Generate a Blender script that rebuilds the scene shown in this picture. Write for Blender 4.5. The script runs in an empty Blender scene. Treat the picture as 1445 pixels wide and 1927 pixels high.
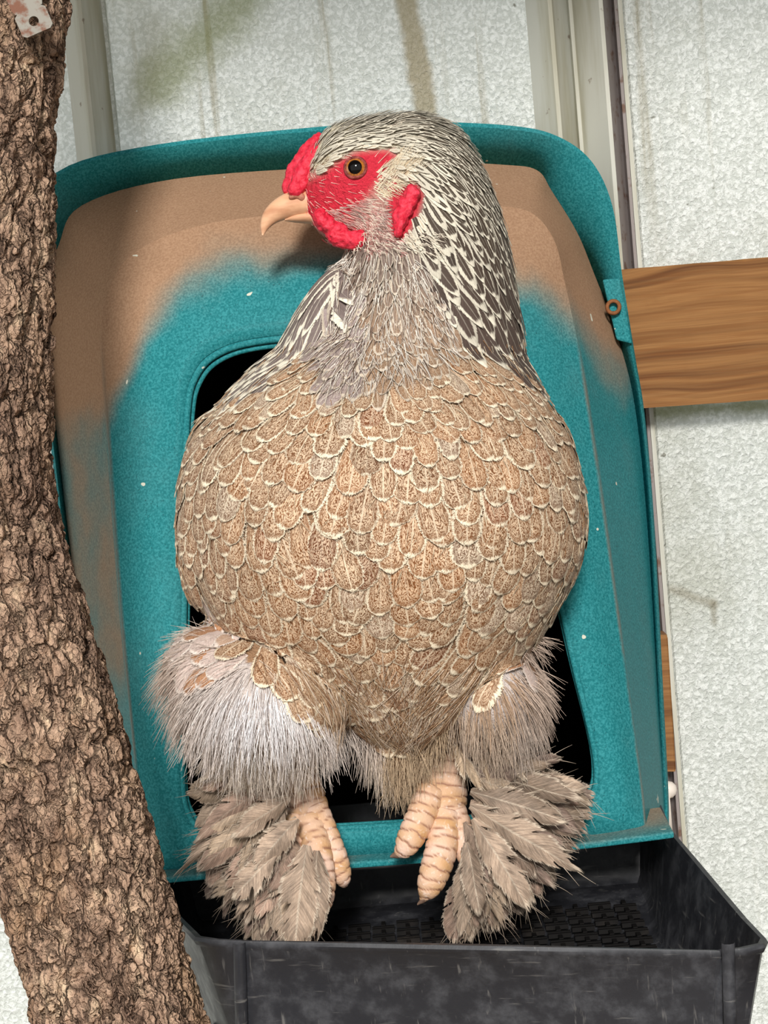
import bpy, bmesh, math, random
import numpy as np
from mathutils import Vector, Matrix, noise
from mathutils.bvhtree import BVHTree

random.seed(7)
rng = np.random.default_rng(7)
SC = bpy.context.scene
COL = SC.collection

# ------------------------------------------------------------------ camera
F = 3300.0                                   # focal length in pixels of the 1445 x 1927 frame
PITCH, ROLL = math.radians(-5.0), math.radians(5.2)
CAM = np.array([0.0, 0.0, 1.2])
fw = np.array([0.0, math.cos(PITCH), math.sin(PITCH)])
r0 = np.array([1.0, 0.0, 0.0])
u0 = np.cross(r0, fw)
RT = math.cos(ROLL) * r0 - math.sin(ROLL) * u0
UP = math.sin(ROLL) * r0 + math.cos(ROLL) * u0
cd = bpy.data.cameras.new('camera')
cam = bpy.data.objects.new('camera', cd)
COL.objects.link(cam)
cd.sensor_width = 36.0
cd.lens = 36.0 * F / 1927.0
cd.clip_start = 0.01
mw = Matrix.Identity(4)
for i in range(3):
    mw[i][0], mw[i][1], mw[i][2], mw[i][3] = RT[i], UP[i], -fw[i], CAM[i]
cam.matrix_world = mw
SC.camera = cam

# ------------------------------------------------------------------ light
world = bpy.data.worlds.new('sky')
SC.world = world
world.use_nodes = True
bg = world.node_tree.nodes['Background']
bg.inputs['Color'].default_value = (0.97, 1.0, 0.985, 1)
bg.inputs['Strength'].default_value = 0.92
sd = bpy.data.lights.new('sun', 'SUN')
sun = bpy.data.objects.new('sun', sd)
COL.objects.link(sun)
sun.location = (-2, -3, 4)
sd.energy = 3.6
sd.angle = math.radians(9)
sd.color = (1.0, 0.965, 0.91)
sun.rotation_euler = Vector((0.03, 1.0, -0.50)).to_track_quat('-Z', 'Y').to_euler()
SC.view_settings.view_transform = 'Standard'
SC.view_settings.look = 'None'
SC.view_settings.gamma = 1.0
SC.view_settings.use_curve_mapping = False
SC.view_settings.exposure = 0.04

# ------------------------------------------------------------------ helpers
def ray(x, y):
    return fw + RT * ((x - 722.5) / F) - UP * ((y - 963.5) / F)
def P(x, y, Y):                               # the point seen at (x, y) on the vertical plane Y
    v = ray(x, y)
    return CAM + v * (Y / v[1])
def Q(x, y, d):                               # the point seen at (x, y), d metres along the view axis
    return CAM + ray(x, y) * d
def ZP(x, y, z):
    v = ray(x, y)
    return CAM + v * ((z - CAM[2]) / v[2])
def px(p):
    q = np.asarray(p) - CAM
    d = q @ fw
    return 722.5 + F * (q @ RT) / d, 963.5 - F * (q @ UP) / d, d

def lin(r, g, b):
    f = lambda c: ((c / 255.0 + 0.055) / 1.055) ** 2.4 if c > 10.3 else c / 255.0 / 12.92
    return (f(r), f(g), f(b), 1.0)

def empty(name, loc, label=None, cat=None, group=None):
    o = bpy.data.objects.new(name, None)
    COL.objects.link(o)
    o.empty_display_size = 0.05
    o.location = loc
    tag(o, label, cat, group)
    return o
def tag(o, label=None, cat=None, group=None, kind=None):
    if label: o['label'] = label
    if cat: o['category'] = cat
    if group: o['group'] = group
    if kind: o['kind'] = kind
    return o
def mesh(name, verts, faces, smooth=True):
    me = bpy.data.meshes.new(name)
    me.from_pydata([tuple(map(float, v)) for v in verts], [], faces)
    me.update()
    if smooth:
        me.shade_smooth()
    return me
def link(name, me, mat, parent=None):
    o = bpy.data.objects.new(name, me)
    COL.objects.link(o)
    if mat is not None and len(me.materials) == 0:
        me.materials.append(mat)
    if parent is not None:
        o.parent = parent
        o.matrix_parent_inverse = inv_chain(parent)
    return o
def inv_chain(parent):
    m = Matrix.Identity(4)
    p = parent
    while p is not None:
        m = Matrix.Translation(p.location) @ m if p.parent is None else (p.matrix_parent_inverse @ Matrix.Translation(p.location)) @ m
        p = p.parent
    return m.inverted()
def grid_faces(nr, nc, wrap=False, off=0):
    fs = []
    for i in range(nr - 1):
        for j in range(nc if wrap else nc - 1):
            k = (j + 1) % nc
            fs.append((off + i * nc + j, off + i * nc + k, off + (i + 1) * nc + k, off + (i + 1) * nc + j))
    return fs
def box_bm(bm, lo, hi):
    lo, hi = np.minimum(lo, hi), np.maximum(lo, hi)
    v = [bm.verts.new((x, y, z)) for x in (lo[0], hi[0]) for y in (lo[1], hi[1]) for z in (lo[2], hi[2])]
    for f in ((0, 1, 3, 2), (4, 6, 7, 5), (0, 4, 5, 1), (2, 3, 7, 6), (0, 2, 6, 4), (1, 5, 7, 3)):
        bm.faces.new([v[i] for i in f])
def bm_mesh(name, bm, bevel=0.0, seg=2, smooth=True):
    if bevel:
        bmesh.ops.bevel(bm, geom=list(bm.edges), offset=bevel, segments=seg, affect='EDGES', profile=0.5)
    bmesh.ops.recalc_face_normals(bm, faces=bm.faces)
    me = bpy.data.meshes.new(name)
    bm.to_mesh(me)
    bm.free()
    if smooth:
        me.shade_smooth()
    return me
def apply_mods(me, mods):
    o = bpy.data.objects.new('temporary', me)
    COL.objects.link(o)
    for typ, kw in mods:
        m = o.modifiers.new('m', typ)
        for k, v in kw.items():
            setattr(m, k, v)
    dg = bpy.context.evaluated_depsgraph_get()
    out = bpy.data.meshes.new_from_object(o.evaluated_get(dg))
    bpy.data.objects.remove(o)
    out.name = me.name
    out.shade_smooth()
    return out
def catmull(pts, n, closed=False):
    pts = [np.asarray(p, float) for p in pts]
    m = len(pts)
    out = []
    for i in range(m if closed else m - 1):
        if closed:
            a, b, c, d = pts[i - 1], pts[i], pts[(i + 1) % m], pts[(i + 2) % m]
        else:
            b, c = pts[i], pts[i + 1]
            a = pts[i - 1] if i else 2 * b - c
            d = pts[i + 2] if i + 2 < m else 2 * c - b
        for k in range(n):
            t = k / n
            out.append(0.5 * ((2 * b) + (c - a) * t + (2 * a - 5 * b + 4 * c - d) * t * t + (3 * b - a - 3 * c + d) * t ** 3))
    if not closed:
        out.append(pts[-1])
    return out
def nrm(v):
    v = np.asarray(v, float)
    return v / (np.linalg.norm(v) + 1e-12)
def sstep(a, b, x):
    t = np.clip((x - a) / (b - a), 0, 1)
    return t * t * (3 - 2 * t)
def vattr(me, name, vals, kind='FLOAT_COLOR'):
    a = me.attributes.new(name, kind, 'POINT')
    vals = np.asarray(vals, dtype=np.float32)
    if kind == 'FLOAT_COLOR':
        if vals.shape[1] == 3:
            vals = np.concatenate([vals, np.ones((len(vals), 1), np.float32)], 1)
        a.data.foreach_set('color', vals.ravel())
    elif kind == 'FLOAT_VECTOR':
        a.data.foreach_set('vector', vals.ravel())
    else:
        a.data.foreach_set('value', vals.ravel())

# ------------------------------------------------------------------ node helper
class Mat:
    def __init__(s, name):
        s.m = bpy.data.materials.new(name)
        s.m.use_nodes = True
        s.t = s.m.node_tree
        s.t.nodes.clear()
        s.out = s.t.nodes.new('ShaderNodeOutputMaterial')
        s.b = s.t.nodes.new('ShaderNodeBsdfPrincipled')
        s.t.links.new(s.b.outputs[0], s.out.inputs[0])
    def put(s, sock, v):
        if isinstance(v, bpy.types.NodeSocket):
            s.t.links.new(v, sock)
        elif v is not None:
            try:
                sock.default_value = v
            except Exception:
                sock.default_value = (v, v, v) if not isinstance(v, (tuple, list)) else tuple(v)[:3]
    def node(s, typ, ins=None, out=0, **props):
        n = s.t.nodes.new('ShaderNode' + typ)
        for k, v in props.items():
            setattr(n, k, v)
        for k, v in (ins or {}).items():
            s.put(n.inputs[k], v)
        return n.outputs[out]
    def math(s, op, a, b=0.0, c=0.0, clamp=False):
        return s.node('Math', {0: a, 1: b, 2: c}, operation=op, use_clamp=clamp)
    def mr(s, v, a, b, c=0.0, d=1.0, smooth=True):
        return s.node('MapRange', {0: v, 1: a, 2: b, 3: c, 4: d}, interpolation_type='SMOOTHSTEP' if smooth else 'LINEAR')
    def mix(s, f, a, b, blend='MIX'):
        n = s.t.nodes.new('ShaderNodeMix')
        n.data_type = 'RGBA'
        n.blend_type = blend
        s.put(n.inputs['Factor'], f)
        s.put(n.inputs[6], a)
        s.put(n.inputs[7], b)
        return n.outputs[2]
    def noise(s, vec, scale, detail=2.0, rough=0.5, dist=0.0, out=0):
        return s.node('TexNoise', {'Vector': vec, 'Scale': scale, 'Detail': detail, 'Roughness': rough, 'Distortion': dist}, out=out)
    def obj(s):
        return s.node('TexCoord', out=3)
    def scaled(s, vec, sc):
        return s.node('VectorMath', {0: vec, 1: sc}, operation='MULTIPLY')
    def sep(s, vec):
        n = s.t.nodes.new('ShaderNodeSeparateXYZ')
        s.put(n.inputs[0], vec)
        return n.outputs
    def comb(s, x, y, z):
        return s.node('CombineXYZ', {0: x, 1: y, 2: z})
    def attr(s, name, out=0):
        return s.node('Attribute', out=out, attribute_name=name)
    def bump(s, h, strength=0.5, dist=0.001):
        s.put(s.b.inputs['Normal'], s.node('Bump', {'Height': h, 'Strength': strength, 'Distance': dist}))
    def set(s, color=None, rough=None, spec=None, metal=None, alpha=None, **kw):
        for k, v in (('Base Color', color), ('Roughness', rough), ('Specular IOR Level', spec), ('Metallic', metal), ('Alpha', alpha)):
            if v is not None:
                s.put(s.b.inputs[k], v)
        for k, v in kw.items():
            s.put(s.b.inputs[k], v)
        return s.m
    def ramp(s, f, stops):
        n = s.t.nodes.new('ShaderNodeValToRGB')
        s.put(n.inputs[0], f)
        e = n.color_ramp.elements
        while len(e) < len(stops):
            e.new(0.5)
        for i, (p, c) in enumerate(stops):
            e[i].position = p
            e[i].color = c
        return n.outputs[0]

# ------------------------------------------------------------------ materials
def mat_plastic_black():
    m = Mat('black_plastic')
    o = m.obj()
    n = m.noise(o, 60, 5, 0.65)
    s = m.noise(m.scaled(o, (260, 260, 14)), 1.0, 3, 0.6)
    s2 = m.noise(m.scaled(o, (30, 30, 300)), 1.0, 3, 0.6)
    d = m.mr(n, 0.42, 0.75)
    d2 = m.math('MULTIPLY', m.mr(m.math('MAXIMUM', s, s2), 0.62, 0.76), 0.55)
    c = m.mix(m.math('MULTIPLY', d, 0.6), lin(42, 43, 48), lin(86, 87, 92))
    c = m.mix(d2, c, lin(122, 120, 118))
    m.bump(n, 0.25, 0.001)
    return m.set(c, rough=m.mr(n, 0.3, 0.7, 0.36, 0.6), spec=0.4)
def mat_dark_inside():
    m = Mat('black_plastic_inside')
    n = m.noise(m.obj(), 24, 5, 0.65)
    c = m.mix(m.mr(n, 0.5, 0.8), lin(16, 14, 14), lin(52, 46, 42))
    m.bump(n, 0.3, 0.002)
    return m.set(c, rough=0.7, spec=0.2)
def mat_teal():
    # speckled teal plastic, sprayed with tan paint from the top and the left
    m = Mat('teal_plastic')
    o = m.obj()
    x, y, z = m.sep(o)
    n1 = m.noise(o, 15, 3, 0.5)
    n2 = m.noise(o, 700, 2, 0.6)
    sp = m.noise(o, 900, 1, 0.5)
    teal = m.mix(m.mr(n2, 0.35, 0.7), lin(32, 112, 118), lin(58, 142, 148))
    teal = m.mix(m.math('MULTIPLY', m.mr(sp, 0.66, 0.74), 0.6), teal, lin(14, 50, 58))
    dust = m.noise(o, 14, 5, 0.65)
    teal = m.mix(m.math('MULTIPLY', m.mr(dust, 0.45, 0.8), 0.14), teal, lin(110, 130, 128))
    P0 = m.attr('paint', 2)
    wob = m.math('ADD', P0, m.math('MULTIPLY', m.math('SUBTRACT', n1, 0.5), 0.9))
    wob = m.math('ADD', wob, m.math('MULTIPLY', m.math('SUBTRACT', n2, 0.5), 0.15))
    f = m.mr(wob, 0.12, 0.88)
    tan = m.mix(m.mr(n2, 0.3, 0.7), lin(148, 116, 92), lin(166, 134, 108))
    c = m.mix(f, teal, tan)
    du = m.math('MULTIPLY', m.attr('dust', 2), m.mr(dust, 0.25, 0.6))
    c = m.mix(du, c, lin(122, 108, 94))
    fle = m.noise(o, 130, 1, 0.4)
    c = m.mix(m.mr(fle, 0.79, 0.81), c, lin(205, 205, 190))
    m.bump(n2, 0.12, 0.0006)
    r = m.mix(f, (0.42, 0.42, 0.42, 1), (0.8, 0.8, 0.8, 1))
    return m.set(c, rough=r, spec=0.03)
def translucent(m, c, f):                       # thin sheet that lets the daylight behind it through
    tl = m.node('BsdfTranslucent', {'Color': c})
    mx = m.t.nodes.new('ShaderNodeMixShader')
    mx.inputs[0].default_value = f
    m.t.links.new(m.b.outputs[0], mx.inputs[1])
    m.t.links.new(tl, mx.inputs[2])
    m.t.links.new(mx.outputs[0], m.out.inputs[0])
    return m.m
def mat_wall():
    m = Mat('embossed_sheet')
    o = m.obj()
    x, y, z = m.sep(o)
    v = m.node('TexVoronoi', {'Vector': o, 'Scale': 310.0, 'Randomness': 1.0}, feature='SMOOTH_F1')
    st = m.noise(o, 330, 2, 0.6, 0.6)
    emb = m.math('ADD', m.math('MULTIPLY', st, 1.0), m.math('MULTIPLY', v, 0.5))
    big = m.noise(o, 7, 5, 0.6)
    drip = m.noise(m.scaled(o, (60, 60, 2.2)), 1.0, 4, 0.6)
    speck = m.noise(o, 75, 3, 0.55)
    c = m.mix(m.mr(st, 0.42, 0.62), lin(216, 220, 214), lin(244, 247, 243))
    c = m.mix(m.math('MULTIPLY', m.mr(big, 0.48, 0.72), 0.45), c, lin(186, 186, 168))
    c = m.mix(m.math('MULTIPLY', m.mr(drip, 0.55, 0.72), m.mr(z, 1.22, 1.42, 0.15, 0.85)), c, lin(168, 160, 134))
    c = m.mix(m.math('MULTIPLY', m.mr(speck, 0.72, 0.77), 0.75), c, lin(112, 108, 92))
    # green algae: a slanting smear high on the left panel and a line under the board
    def cap(ax, az, bx, bz, r0_, r1_):
        ex, ez = bx - ax, bz - az
        L2 = ex * ex + ez * ez
        t = m.math('DIVIDE', m.math('ADD', m.math('MULTIPLY', m.math('SUBTRACT', x, ax), ex), m.math('MULTIPLY', m.math('SUBTRACT', z, az), ez)), L2, clamp=True)
        dx = m.math('SUBTRACT', x, m.math('ADD', m.math('MULTIPLY', t, ex), ax))
        dz = m.math('SUBTRACT', z, m.math('ADD', m.math('MULTIPLY', t, ez), az))
        d = m.math('SQRT', m.math('ADD', m.math('MULTIPLY', dx, dx), m.math('MULTIPLY', dz, dz)))
        d = m.math('ADD', d, m.math('MULTIPLY', m.math('SUBTRACT', m.noise(o, 60, 4, 0.6), 0.5), r1_ * 0.9))
        return m.mr(d, r0_, r1_, 1.0, 0.0)
    a, b = P(300, 155, 1.26), P(455, 0, 1.26)
    c = m.mix(m.math('MULTIPLY', cap(a[0], a[2], b[0], b[2], 0.002, 0.030), 0.62), c, lin(128, 134, 70))
    a, b = P(255, 210, 1.26), P(285, 55, 1.26)
    c = m.mix(m.math('MULTIPLY', cap(a[0], a[2], b[0], b[2], 0.0, 0.022), 0.35), c, lin(140, 136, 100))
    a, b = P(755, -60, 1.26), P(800, 200, 1.26)
    c = m.mix(m.math('MULTIPLY', cap(a[0], a[2], b[0], b[2], 0.004, 0.011), 0.8), c, lin(166, 152, 118))
    a, b = P(1190, 776, 1.26), P(1500, 757, 1.26)
    c = m.mix(m.math('MULTIPLY', cap(a[0], a[2], b[0], b[2], 0.0005, 0.010), 0.75), c, lin(112, 116, 62))
    a, b = P(1262, 1108, 1.26), P(1340, 1135, 1.26)
    c = m.mix(m.math('MULTIPLY', cap(a[0], a[2], b[0], b[2], 0.0, 0.006), 0.55), c, lin(150, 142, 120))
    a, b = P(1340, 1135, 1.26), P(1342, 1170, 1.26)
    c = m.mix(m.math('MULTIPLY', cap(a[0], a[2], b[0], b[2], 0.0, 0.005), 0.6), c, lin(146, 138, 116))
    m.bump(emb, 0.9, 0.0028)
    m.set(c, rough=0.42, spec=0.4)
    return translucent(m, c, 0.45)
def mat_rib():
    m = Mat('rib_sheet')
    o = m.obj()
    n = m.noise(m.scaled(o, (40, 40, 5)), 1.0, 4, 0.6)
    sp = m.noise(o, 90, 3, 0.55)
    c = m.mix(m.mr(n, 0.4, 0.7), lin(206, 206, 196), lin(176, 172, 150))
    c = m.mix(m.math('MULTIPLY', m.mr(sp, 0.70, 0.76), 0.7), c, lin(120, 96, 76))
    m.set(c, rough=0.4, spec=0.4)
    return translucent(m, c, 0.2)
def mat_board():
    m = Mat('treated_lumber')
    o = m.obj()
    wob = m.noise(m.scaled(o, (4, 4, 9)), 1.0, 2, 0.5)
    x, y, z = m.sep(o)
    zz = m.math('ADD', z, m.math('MULTIPLY', wob, 0.05))
    w = m.noise(m.comb(m.math('MULTIPLY', x, 1.5), m.math('MULTIPLY', y, 20), m.math('MULTIPLY', zz, 95)), 1.0, 3, 0.6)
    fine = m.noise(m.scaled(o, (16, 60, 520)), 1.0, 3, 0.6)
    blot = m.noise(o, 22, 4, 0.6)
    c = m.ramp(w, [(0.30, lin(84, 54, 33)), (0.43, lin(122, 84, 50)), (0.56, lin(150, 108, 66)), (0.68, lin(96, 62, 37))])
    c = m.mix(m.math('MULTIPLY', m.mr(fine, 0.4, 0.7), 0.4), c, lin(116, 68, 32))
    c = m.mix(m.math('MULTIPLY', m.mr(blot, 0.58, 0.8), 0.4), c, lin(100, 64, 34))
    kn = m.noise(o, 95, 2, 0.5)
    c = m.mix(m.math('MULTIPLY', m.mr(kn, 0.74, 0.80), 0.8), c, lin(70, 44, 26))
    m.bump(m.math('ADD', fine, w), 0.3, 0.0008)
    return m.set(c, rough=0.62, spec=0.3)
def mat_bark():
    m = Mat('bark')
    o = m.obj()
    uv = m.node('UVMap', uv_map='UVMap')
    hgt = m.attr('relief', 2)
    n1 = m.noise(m.scaled(o, (1, 1, 0.5)), 70, 5, 0.65)
    n2 = m.noise(m.scaled(o, (1, 1, 0.35)), 260, 4, 0.65)
    n3 = m.noise(o, 16, 4, 0.6)
    c = m.ramp(n1, [(0.30, lin(142, 116, 100)), (0.44, lin(182, 150, 128)), (0.56, lin(210, 176, 150)), (0.72, lin(242, 212, 178))])
    c = m.mix(m.mr(n2, 0.5, 0.76), c, lin(92, 72, 60))
    c = m.mix(m.math('MULTIPLY', m.mr(n3, 0.5, 0.72), 0.5), c, lin(182, 144, 106))
    c = m.mix(m.math('MULTIPLY', m.mr(m.noise(o, 9, 3, 0.5), 0.5, 0.7), 0.4), c, lin(112, 84, 74))
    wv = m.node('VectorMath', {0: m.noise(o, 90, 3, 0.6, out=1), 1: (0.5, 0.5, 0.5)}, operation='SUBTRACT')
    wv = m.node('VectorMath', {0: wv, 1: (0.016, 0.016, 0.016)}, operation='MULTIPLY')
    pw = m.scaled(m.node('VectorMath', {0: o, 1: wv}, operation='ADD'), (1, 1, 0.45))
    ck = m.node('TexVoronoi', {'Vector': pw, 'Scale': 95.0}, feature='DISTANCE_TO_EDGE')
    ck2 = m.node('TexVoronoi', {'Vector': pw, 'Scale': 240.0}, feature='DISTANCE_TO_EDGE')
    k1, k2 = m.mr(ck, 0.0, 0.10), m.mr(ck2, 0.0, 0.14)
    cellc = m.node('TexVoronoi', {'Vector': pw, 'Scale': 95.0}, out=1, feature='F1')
    c = m.mix(m.math('MULTIPLY', m.math('SUBTRACT', 1.0, k1), 0.62), c, lin(66, 50, 42))  # dark crack lines: dirt, and shade of the cracks painted into the colour
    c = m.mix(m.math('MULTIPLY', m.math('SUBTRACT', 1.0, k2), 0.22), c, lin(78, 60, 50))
    hh = m.math('ADD', m.math('MULTIPLY', k1, 1.3), m.math('ADD', m.math('MULTIPLY', k2, 0.5), m.math('MULTIPLY', m.noise(o, 420, 4, 0.7), 0.9)))
    hh = m.math('ADD', hh, m.math('MULTIPLY', n2, 0.9))
    m.bump(hh, 1.0, 0.0035)
    return m.set(c, rough=0.9, spec=0.1)
def mat_galv():
    m = Mat('galvanised_rusty')
    o = m.obj()
    n = m.noise(o, 90, 4, 0.6)
    c = m.mix(m.mr(n, 0.47, 0.62), lin(128, 124, 116), lin(104, 66, 48))
    return m.set(c, rough=0.6, metal=0.35, spec=0.4)
def mat_simple(name, c, rough=0.5, spec=0.4, bump=None, metal=0.0):
    m = Mat(name)
    if bump:
        n = m.noise(m.obj(), bump[0], 4, 0.6)
        m.bump(n, bump[1], bump[2])
        c = m.mix(m.mr(n, 0.35, 0.7), c, tuple(k * 0.72 for k in c[:3]) + (1,))
    return m.set(c, rough=rough, spec=spec, metal=metal)
def mat_body():
    m = Mat('hen_skin_and_down')
    n = m.noise(m.obj(), 420, 4, 0.65)
    c = m.attr('col')
    c = m.mix(m.mr(n, 0.3, 0.75, 0.0, 0.35), c, m.mix(1.0, c, (0.45, 0.4, 0.4, 1), 'MULTIPLY'))
    m.bump(n, 1.0, 0.003)
    return m.set(c, rough=0.75, spec=0.2)
def mat_strand():
    m = Mat('hen_down_strands')
    return m.set(m.attr('col'), rough=0.7, spec=0.15)
def mat_feather(name='hen_feather', ragged=0.16, worn=0.0, tip=0.50, fuzz=0.42):
    # fcol: centre colour, ecol: edge colour, fpar: (edge width, pencilling, shaft)
    m = Mat(name)
    uvn = m.node('UVMap', uv_map='UVMap')
    ux, uy, _ = m.sep(uvn)
    u = m.math('MULTIPLY', m.math('SUBTRACT', ux, 0.5), 2.0)
    au = m.math('ABSOLUTE', u)
    v = uy
    rnd = m.attr('rnd', 2)
    ew, pen, shaft = m.sep(m.attr('fpar', 1))
    fc, ec = m.attr('fcol'), m.attr('ecol')
    seed = m.math('MULTIPLY', rnd, 50.0)
    # barb coordinate: barbs run from the shaft outwards and towards the tip
    bc = m.math('SUBTRACT', v, m.math('MULTIPLY', au, 0.22))
    side = m.math('SIGN', u)
    barb = m.noise(m.comb(m.math('MULTIPLY', bc, 46.0), m.math('MULTIPLY', u, 1.6), m.math('ADD', seed, side)), 1.0, 3, 0.65)
    e = m.math('MAXIMUM', au, m.mr(v, tip, 1.0, 0.0, 1.0, smooth=False))
    en = m.math('ADD', e, m.math('MULTIPLY', m.math('SUBTRACT', barb, 0.5), fuzz))
    edge = m.mr(m.math('SUBTRACT', en, m.math('SUBTRACT', 1.0, ew)), -0.06, 0.08)
    # pencilling: broken wavering lines that follow the outline
    wob = m.noise(m.comb(m.math('MULTIPLY', u, 3.4), m.math('MULTIPLY', v, 5.0), seed), 1.0, 3, 0.6)
    ph = m.math('ADD', m.math('MULTIPLY', e, 40.0), m.math('MULTIPLY', wob, 40.0))
    ln = m.math('SINE', ph)
    pk = m.noise(m.comb(m.math('MULTIPLY', u, 13.0), m.math('MULTIPLY', bc, 30.0), seed), 1.0, 3, 0.7)
    lines = m.mr(m.math('ADD', m.math('MULTIPLY', ln, 0.30), pk), 0.44, 0.66)
    dark = m.mix(1.0, fc, (0.40, 0.31, 0.25, 1), 'MULTIPLY')
    lite = m.mix(0.45, fc, ec)
    inner = m.mix(lines, lite, dark)
    inner = m.mix(pen, fc, inner)
    streak = m.mr(barb, 0.3, 0.7, 0.78 - 0.2 * worn, 1.12)
    if worn:
        bl = m.noise(m.comb(m.math('MULTIPLY', u, 1.3), m.math('MULTIPLY', bc, 4.0), seed), 1.0, 3, 0.6)
        streak = m.math('MULTIPLY', streak, m.mr(bl, 0.32, 0.66, 0.62, 1.08))
    c = m.mix(edge, inner, ec)
    rim = m.math('MULTIPLY', m.mr(m.math('SUBTRACT', en, m.math('SUBTRACT', 1.0, ew)), -0.30, -0.04), m.math('SUBTRACT', 1.0, edge))
    c = m.mix(m.math('MULTIPLY', rim, m.math('MULTIPLY', pen, 0.55)), c, m.mix(1.0, fc, (0.46, 0.38, 0.33, 1), 'MULTIPLY'))
    sh = m.math('MULTIPLY', m.mr(au, 0.03, 0.075, 1.0, 0.0), shaft)
    c = m.mix(sh, c, m.mix(0.75, fc, ec))
    c = m.mix(1.0, c, m.comb(streak, streak, streak), 'MULTIPLY')
    cut = m.math('ADD', m.math('MAXIMUM', au, m.mr(v, 0.72, 1.0, 0.0, 1.0, smooth=False)), m.math('MULTIPLY', m.math('SUBTRACT', barb, 0.5), ragged * 4.0))
    if worn:                                    # torn vane, split along the barbs
        tr = m.noise(m.comb(m.math('MULTIPLY', bc, 11.0), m.math('MULTIPLY', u, 0.5), m.math('ADD', seed, m.math('MULTIPLY', side, 7.0))), 1.0, 2, 0.5)
        cut = m.math('ADD', cut, m.math('MULTIPLY', m.mr(tr, 0.5, 0.7), 0.5))
    alpha = m.math('LESS_THAN', cut, 1.0 - ragged * 0.35)
    m.bump(barb, 0.45, 0.0006)
    return m.set(c, rough=0.62, spec=0.22, alpha=alpha)
def mat_flesh(name, a, b, scale=380):
    m = Mat(name)
    o = m.obj()
    v = m.node('TexVoronoi', {'Vector': o, 'Scale': float(scale), 'Randomness': 1.0}, feature='SMOOTH_F1')
    n = m.noise(o, scale * 0.7, 4, 0.6)
    c = m.mix(m.mr(n, 0.35, 0.7), a, b)
    m.bump(m.math('SUBTRACT', n, v), 0.8, 0.0016)
    return m.set(c, rough=0.55, spec=0.3, **{'Subsurface Weight': 0.15, 'Subsurface Radius': (0.006, 0.002, 0.001), 'Subsurface Scale': 0.3})
def mat_scute():
    m = Mat('leg_scales')
    n = m.noise(m.obj(), 330, 4, 0.6)
    c = m.mix(m.mr(n, 0.55, 0.75, 0.0, 0.7), m.attr('col'), lin(240, 222, 212))
    m.bump(n, 0.5, 0.0012)
    return m.set(c, rough=0.6, spec=0.3)
def mat_horn():
    m = Mat('beak_horn')
    o = m.obj()
    n = m.noise(m.scaled(o, (60, 60, 160)), 1.0, 3, 0.5)
    c = m.mix(m.mr(n, 0.35, 0.7), lin(226, 178, 142), lin(196, 140, 106))
    return m.set(c, rough=0.38, spec=0.5)

MT = dict(black=mat_plastic_black(), inside=mat_dark_inside(), teal=mat_teal(), wall=mat_wall(), rib=mat_rib(), board=mat_board(),
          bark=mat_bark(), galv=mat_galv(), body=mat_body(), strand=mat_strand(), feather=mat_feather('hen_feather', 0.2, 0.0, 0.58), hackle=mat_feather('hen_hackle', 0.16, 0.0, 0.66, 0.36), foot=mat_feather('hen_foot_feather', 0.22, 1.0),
          comb=mat_flesh('red_comb_flesh', lin(206, 30, 56), lin(226, 62, 84)), scute=mat_scute(), horn=mat_horn())
#--PART2--
# ------------------------------------------------------------------ the setting
YW = 1.26                                     # plane of the sheet wall
gm = Mat('packed_earth')
gn = gm.noise(gm.obj(), 6, 6, 0.65)
gm.bump(gn, 0.6, 0.03)
gmat = gm.set(gm.mix(gm.mr(gn, 0.35, 0.7), lin(120, 100, 78), lin(160, 142, 116)), rough=0.95, spec=0.1)
gv = [(-4, -4, 0), (4, -4, 0), (4, 1.6, 0), (-4, 1.6, 0)]
tag(link('ground', mesh('ground', gv, [(0, 1, 2, 3)], False), gmat), kind='structure')

blocker_mat = mat_simple('blocker_sheet', lin(120, 112, 100), 0.7, 0.2, (30, 0.4, 0.003))  # unseen slab overhead, added to block light from above
bm = bmesh.new()
box_bm(bm, np.array([-1.2, 0.56, 1.76]), np.array([1.3, 1.30, 1.775]))
tag(link('light_blocker_top', bm_mesh('light_blocker_top', bm, smooth=False), blocker_mat), kind='structure')
bm = bmesh.new()  # unseen panel added on the right to cut the light from that side
box_bm(bm, np.array([0.56, 0.45, 0.0]), np.array([0.60, 1.24, 1.76]))
tag(link('light_blocker_right', bm_mesh('light_blocker_right', bm, smooth=False), mat_simple('blocker_timber', lin(112, 96, 80), 0.85, 0.2, (40, 0.5, 0.003))), kind='structure')
def wx(pxx, pyy=150):
    return P(pxx, pyy, YW)[0]
# profile of the sheet: (x, depth offset towards the viewer)
prof = [(-1.2, 0), (wx(98), 0)]
def ridge(a, b, c, h=0.022):                  # valley a, crest b, valley c
    prof.extend([(a, 0.0), (b - 0.0010, h), (b + 0.0018, h), (c, -0.002), (c + 0.0004, 0.006), (c + 0.0026, 0.006), (c + 0.0030, 0.0)])
ridge(wx(129), wx(171), wx(206))
for k in range(1, 10):
    prof.append((wx(206) + 0.003 + (wx(1000) - wx(206) - 0.004) * k / 10, 0))
ridge(wx(1000), wx(1038), wx(1078))
ridge(wx(1080) + 0.003, wx(1132), wx(1163))
seam = wx(1168)
prof.extend([(seam - 0.003, -0.03), (seam + 0.004, -0.03)])
ribs_x = [(wx(129) - 0.0005, wx(206) + 0.0005), (wx(1000) - 0.0005, seam + 0.003)]
prof2 = [(seam + 0.001, -0.002), (seam + 0.001, 0.0065), (seam + 0.004, 0.0065), (seam + 0.006, 0.004), (seam + 0.12, 0.004), (1.3, 0.004)]
zs = [0.0, 0.5, 0.8, 0.90, 1.0, 1.1, 1.22, 1.30, 1.4, 1.6, 2.2]
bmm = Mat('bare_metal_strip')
bn = bmm.noise(bmm.obj(), 80, 4, 0.6)
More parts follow.
